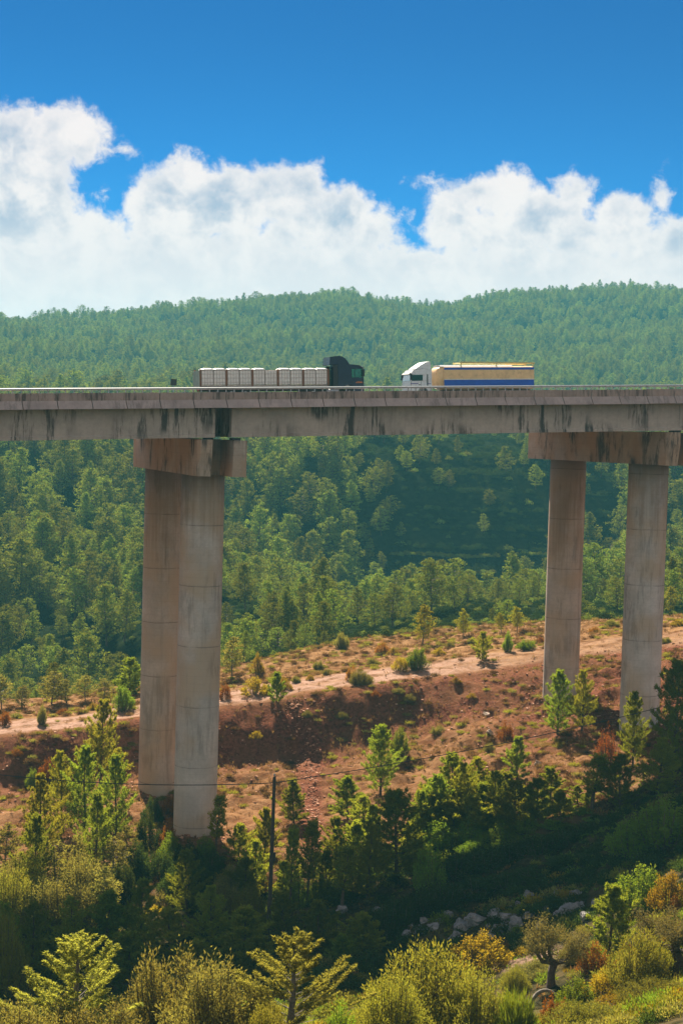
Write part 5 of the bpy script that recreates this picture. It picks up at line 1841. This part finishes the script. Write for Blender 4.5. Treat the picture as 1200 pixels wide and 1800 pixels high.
def instanced(name, X, Y, Z, scale, rot, var, meshes):
    """one object that stands for a far-off mass: points that carry shared plant meshes"""
    me = bpy.data.meshes.new(name)
    me.vertices.add(len(X))
    me.vertices.foreach_set('co', np.stack([X, Y, Z], -1).astype(np.float32).ravel())
    for nm, ty, arr in (('size', 'FLOAT_VECTOR', scale), ('turn', 'FLOAT_VECTOR', rot), ('variant', 'INT', var)):
        at_ = me.attributes.new(nm, ty, 'POINT')
        if ty == 'INT':
            at_.data.foreach_set('value', np.asarray(arr, np.int32))
        else:
            at_.data.foreach_set('vector', np.asarray(arr, np.float32).ravel())
    me.update()
    ob = link(bpy.data.objects.new(name, me))
    src = bpy.data.collections.new(name + '_sources')
    for k, m_ in enumerate(meshes):
        so = bpy.data.objects.new('%s_source_%02d' % (name, k), m_)
        src.objects.link(so)
    ng = bpy.data.node_groups.new(name, 'GeometryNodeTree')
    ng.interface.new_socket('Geometry', in_out='INPUT', socket_type='NodeSocketGeometry')
    ng.interface.new_socket('Geometry', in_out='OUTPUT', socket_type='NodeSocketGeometry')
    N = ng.nodes
    gi, go = N.new('NodeGroupInput'), N.new('NodeGroupOutput')
    iop = N.new('GeometryNodeInstanceOnPoints')
    ci = N.new('GeometryNodeCollectionInfo')
    ci.inputs['Collection'].default_value = src
    ci.inputs['Separate Children'].default_value = True
    ci.inputs['Reset Children'].default_value = True
    L = ng.links.new
    L(gi.outputs[0], iop.inputs['Points'])
    L(ci.outputs[0], iop.inputs['Instance'])
    iop.inputs['Pick Instance'].default_value = True
    for nm, dt, sock in (('variant', 'INT', 'Instance Index'), ('turn', 'FLOAT_VECTOR', 'Rotation'), ('size', 'FLOAT_VECTOR', 'Scale')):
        na_ = N.new('GeometryNodeInputNamedAttribute')
        na_.data_type = dt
        na_.inputs['Name'].default_value = nm
        L(na_.outputs['Attribute'], iop.inputs[sock])
    L(iop.outputs[0], go.inputs[0])
    md = ob.modifiers.new('instances', 'NODES')
    md.node_group = ng
    return tag(ob, None, None, None, 'stuff')


k = rest
n = int(k.sum())
wid = PH[k] * g.uniform(0.9, 1.3, n)
rot = np.stack([g.uniform(-0.06, 0.06, n), g.uniform(-0.06, 0.06, n), g.uniform(0, 6.28, n)], -1)
instanced('far_woods', PX[k], PY[k], PZ[k], np.stack([wid, wid, PH[k]], -1), rot, g.integers(0, NV, n), FM)
# scrub between the far pines and on the open terraces
BUSH = []
for s in range(4):
    gg = np.random.default_rng(600 + s)
    lv = Leaves(610 + s)
    kk = 420
    d = unit(gg.normal(size=(kk, 3)))
    d[:, 2] = np.abs(d[:, 2])
    c = d * (gg.uniform(0.45, 1.0, (kk, 1))) * np.array([0.9, 0.9, 0.62]) * (1 + 0.25 * np.sin(d[:, :1] * 5 + s) * np.cos(d[:, 1:2] * 4))
    tg = unit(np.cross(d, gg.normal(size=(kk, 3))) + d * 0.3 + UPA * 0.3)
    lv.add(c, tg, gg.uniform(0.12, 0.24, kk), 0.10, unit(d + gg.normal(size=(kk, 3)) * 0.3))
    BUSH.append(lv.mesh('bush', L_SCRUB if s % 4 else L_FOREST))
X, Y, r, a = grid_pts(2.0, 212, 660, 0.262)
S = table(ST, X, Y)
px = px_of(a)
dens = np.clip(0.72 + 0.9 * fbm(X / 16, Y / 16, 3), 0.05, 1) * np.where((S > 12.3) & (S < 14.5), 1.0, 0.7)
dens = np.where((S < 11.5) & (px > 600), 0.85, dens)
kq = (S > 9.1) & (g.random(len(X)) < dens)
X, Y, S = X[kq], Y[kq], S[kq]
n = len(X)
sz = g.uniform(0.6, 1.7, n) * np.where(S < 11.5, 0.8, 1.15)
vs = np.where((S > 12) & (g.random(n) < 0.85), g.integers(1, 4, n), g.integers(0, 4, n))
# hedged terrace edges low on the far slope
TX, TY = [], []
for y_, x0_, x1_ in ((978, 690, 965), (1006, 690, 870), (962, 880, 960), (1018, 640, 760)):
    for x_ in np.arange(x0_, x1_, 2.6):
        if vnoise(np.array([x_ / 22.0]), np.array([y_ * 1.0]))[0] > -0.28:
            h_ = hit(x_ + g.uniform(-1, 1), y_ + 2.5 * math.sin(x_ / 31) + g.uniform(-1.5, 1.5), 330)
            TX.append(h_.x)
            TY.append(h_.y)
X, Y = np.concatenate([X, TX]), np.concatenate([Y, TY])
n = len(X)
sz = np.concatenate([sz, g.uniform(0.6, 1.25, len(TX))])
vs = np.concatenate([vs, np.zeros(len(TX), int)])
instanced('scrub', X, Y, height(X, Y) - 0.1, np.stack([sz, sz, sz * g.uniform(0.8, 1.3, n)], -1), np.stack([np.zeros(n), np.zeros(n), g.uniform(0, 6.28, n)], -1), vs, BUSH)

# small bushes that cover the shelf and the shaded bank in front of the viaduct
COVER = []
for s, mt in enumerate((L_BROOM, L_GREEN, L_SAGE, L_GOLD, L_DARK, L_BROOM)):
    gg = np.random.default_rng(700 + s)
    lv = Leaves(710 + s)
    kk = 520
    d = unit(gg.normal(size=(kk, 3)))
    d[:, 2] = np.abs(d[:, 2])
    c = d * (gg.uniform(0.3, 1.0, (kk, 1)) ** 0.7) * np.array([0.9, 0.9, 0.72]) * (1 + 0.3 * np.sin(d[:, :1] * 6 + s) * np.cos(d[:, 1:2] * 5))
    lv.add(c, unit(d + UPA * 0.5 + gg.normal(size=(kk, 3)) * 0.4), gg.uniform(0.10, 0.24, kk), 0.075)
    COVER.append(lv.mesh('small_bush', mt))
gc = np.random.default_rng(31)
n0 = 5200
r = np.sqrt(gc.uniform(58 ** 2, 131 ** 2, n0))
a = gc.uniform(-0.27, 0.27, n0)
X, Y = np.sin(a + YAW) * r, np.cos(a + YAW) * r
clr = gc.random(n0) < np.clip(0.55 + 1.5 * fbm(X / 6, Y / 6, 3), 0.1, 1)
pp = hit(905, 1694)
clr &= np.hypot((X - pp.x) / 3.2, (Y - pp.y) / 1.6) > 1
X, Y, r = X[clr], Y[clr], r[clr]
n2 = len(X)
zone = fbm(X / 5 + 9, Y / 5, 3) + gc.normal(size=n2) * 0.22
vr = np.digitize(zone, [-0.28, -0.08, 0.1, 0.22, 0.3])
gap = np.ones(n2, bool)
vr = np.where((r > 98) & (gc.random(n2) < 0.75), 4, vr)
sz = gc.uniform(0.25, 0.85, n2) * np.where(r > 98, 1.25, 1.0)
instanced('low_undergrowth', X, Y, height(X, Y) - 0.06, np.stack([sz, sz, sz * gc.uniform(0.7, 1.2, n2)], -1), np.stack([np.zeros(n2), np.zeros(n2), gc.uniform(0, 6.28, n2)], -1), vr, COVER)

# dry brown tussocks and thorn scrub on the bank
TUFT = []
for s, mt in enumerate((L_BROWN, L_GRASS, L_BROWN, L_SAGE, L_BROOM)):
    gg = np.random.default_rng(760 + s)
    lv = Leaves(770 + s)
    kk = 300
    d = unit(gg.normal(size=(kk, 3)))
    d[:, 2] = np.abs(d[:, 2])
    lv.add(d * gg.uniform(0.0, 0.8, (kk, 1)) * np.array([0.9, 0.9, 0.5]), unit(d + UPA * 0.9 + gg.normal(size=(kk, 3)) * 0.3), gg.uniform(0.2, 0.5, kk), 0.05)
    TUFT.append(lv.mesh('tuft', mt))
n0 = 9000
r = np.sqrt(gc.uniform(122 ** 2, 232 ** 2, n0))
a = gc.uniform(-0.27, 0.27, n0)
X, Y = np.sin(a + YAW) * r, np.cos(a + YAW) * r
S = table(ST, X, Y)
px = px_of(a)
cx_ = np.interp(S, [5.0, 5.6, 6.3, 7.0], [572, 560, 548, 520])
k = (S > 4.7) & (S < 9.3) & ~((S > 7.0) & (S < 7.95) & (gc.random(n0) < 0.93)) & ~((np.abs(px - cx_) < 24) & (S < 6.8)) & (gc.random(n0) < np.clip(0.6 + 1.6 * fbm(X / 5 + 3, Y / 5, 3), 0.05, 1))
X, Y = X[k], Y[k]
n2 = len(X)
sz = gc.uniform(0.25, 0.75, n2) ** 1.0
instanced('dry_tussocks', X, Y, height(X, Y) - 0.04, np.stack([sz * 1.2, sz * 1.2, sz], -1), np.stack([np.zeros(n2), np.zeros(n2), gc.uniform(0, 6.28, n2)], -1), gc.integers(0, 5, n2), TUFT)

# ------------------------------------------------------------------ the air
HAZE_DENSITY = 0.00016
hm, t, o = new_mat('haze')
pv = t.n('ShaderNodeVolumePrincipled')
pv.inputs['Color'].default_value = (0.22, 0.82, 1.0, 1)
pv.inputs['Density'].default_value = HAZE_DENSITY
pv.inputs['Anisotropy'].default_value = 0.0
t.t.links.new(pv.outputs[0], o.inputs['Volume'])
gzmin = float(gverts[:, 2].min())
gzmax = float(gverts[:, 2].max())
mb = MB()
mb.box(-2400, 2400, -2400, 2400, gzmin - 1.0, gzmax + 25)
hz_o = mb.build('haze', hm)
tag(hz_o, kind='stuff')
print('own pines', len(own), 'rest', int(rest.sum()), 'scrub', n, 'ground z', gzmin, gzmax)
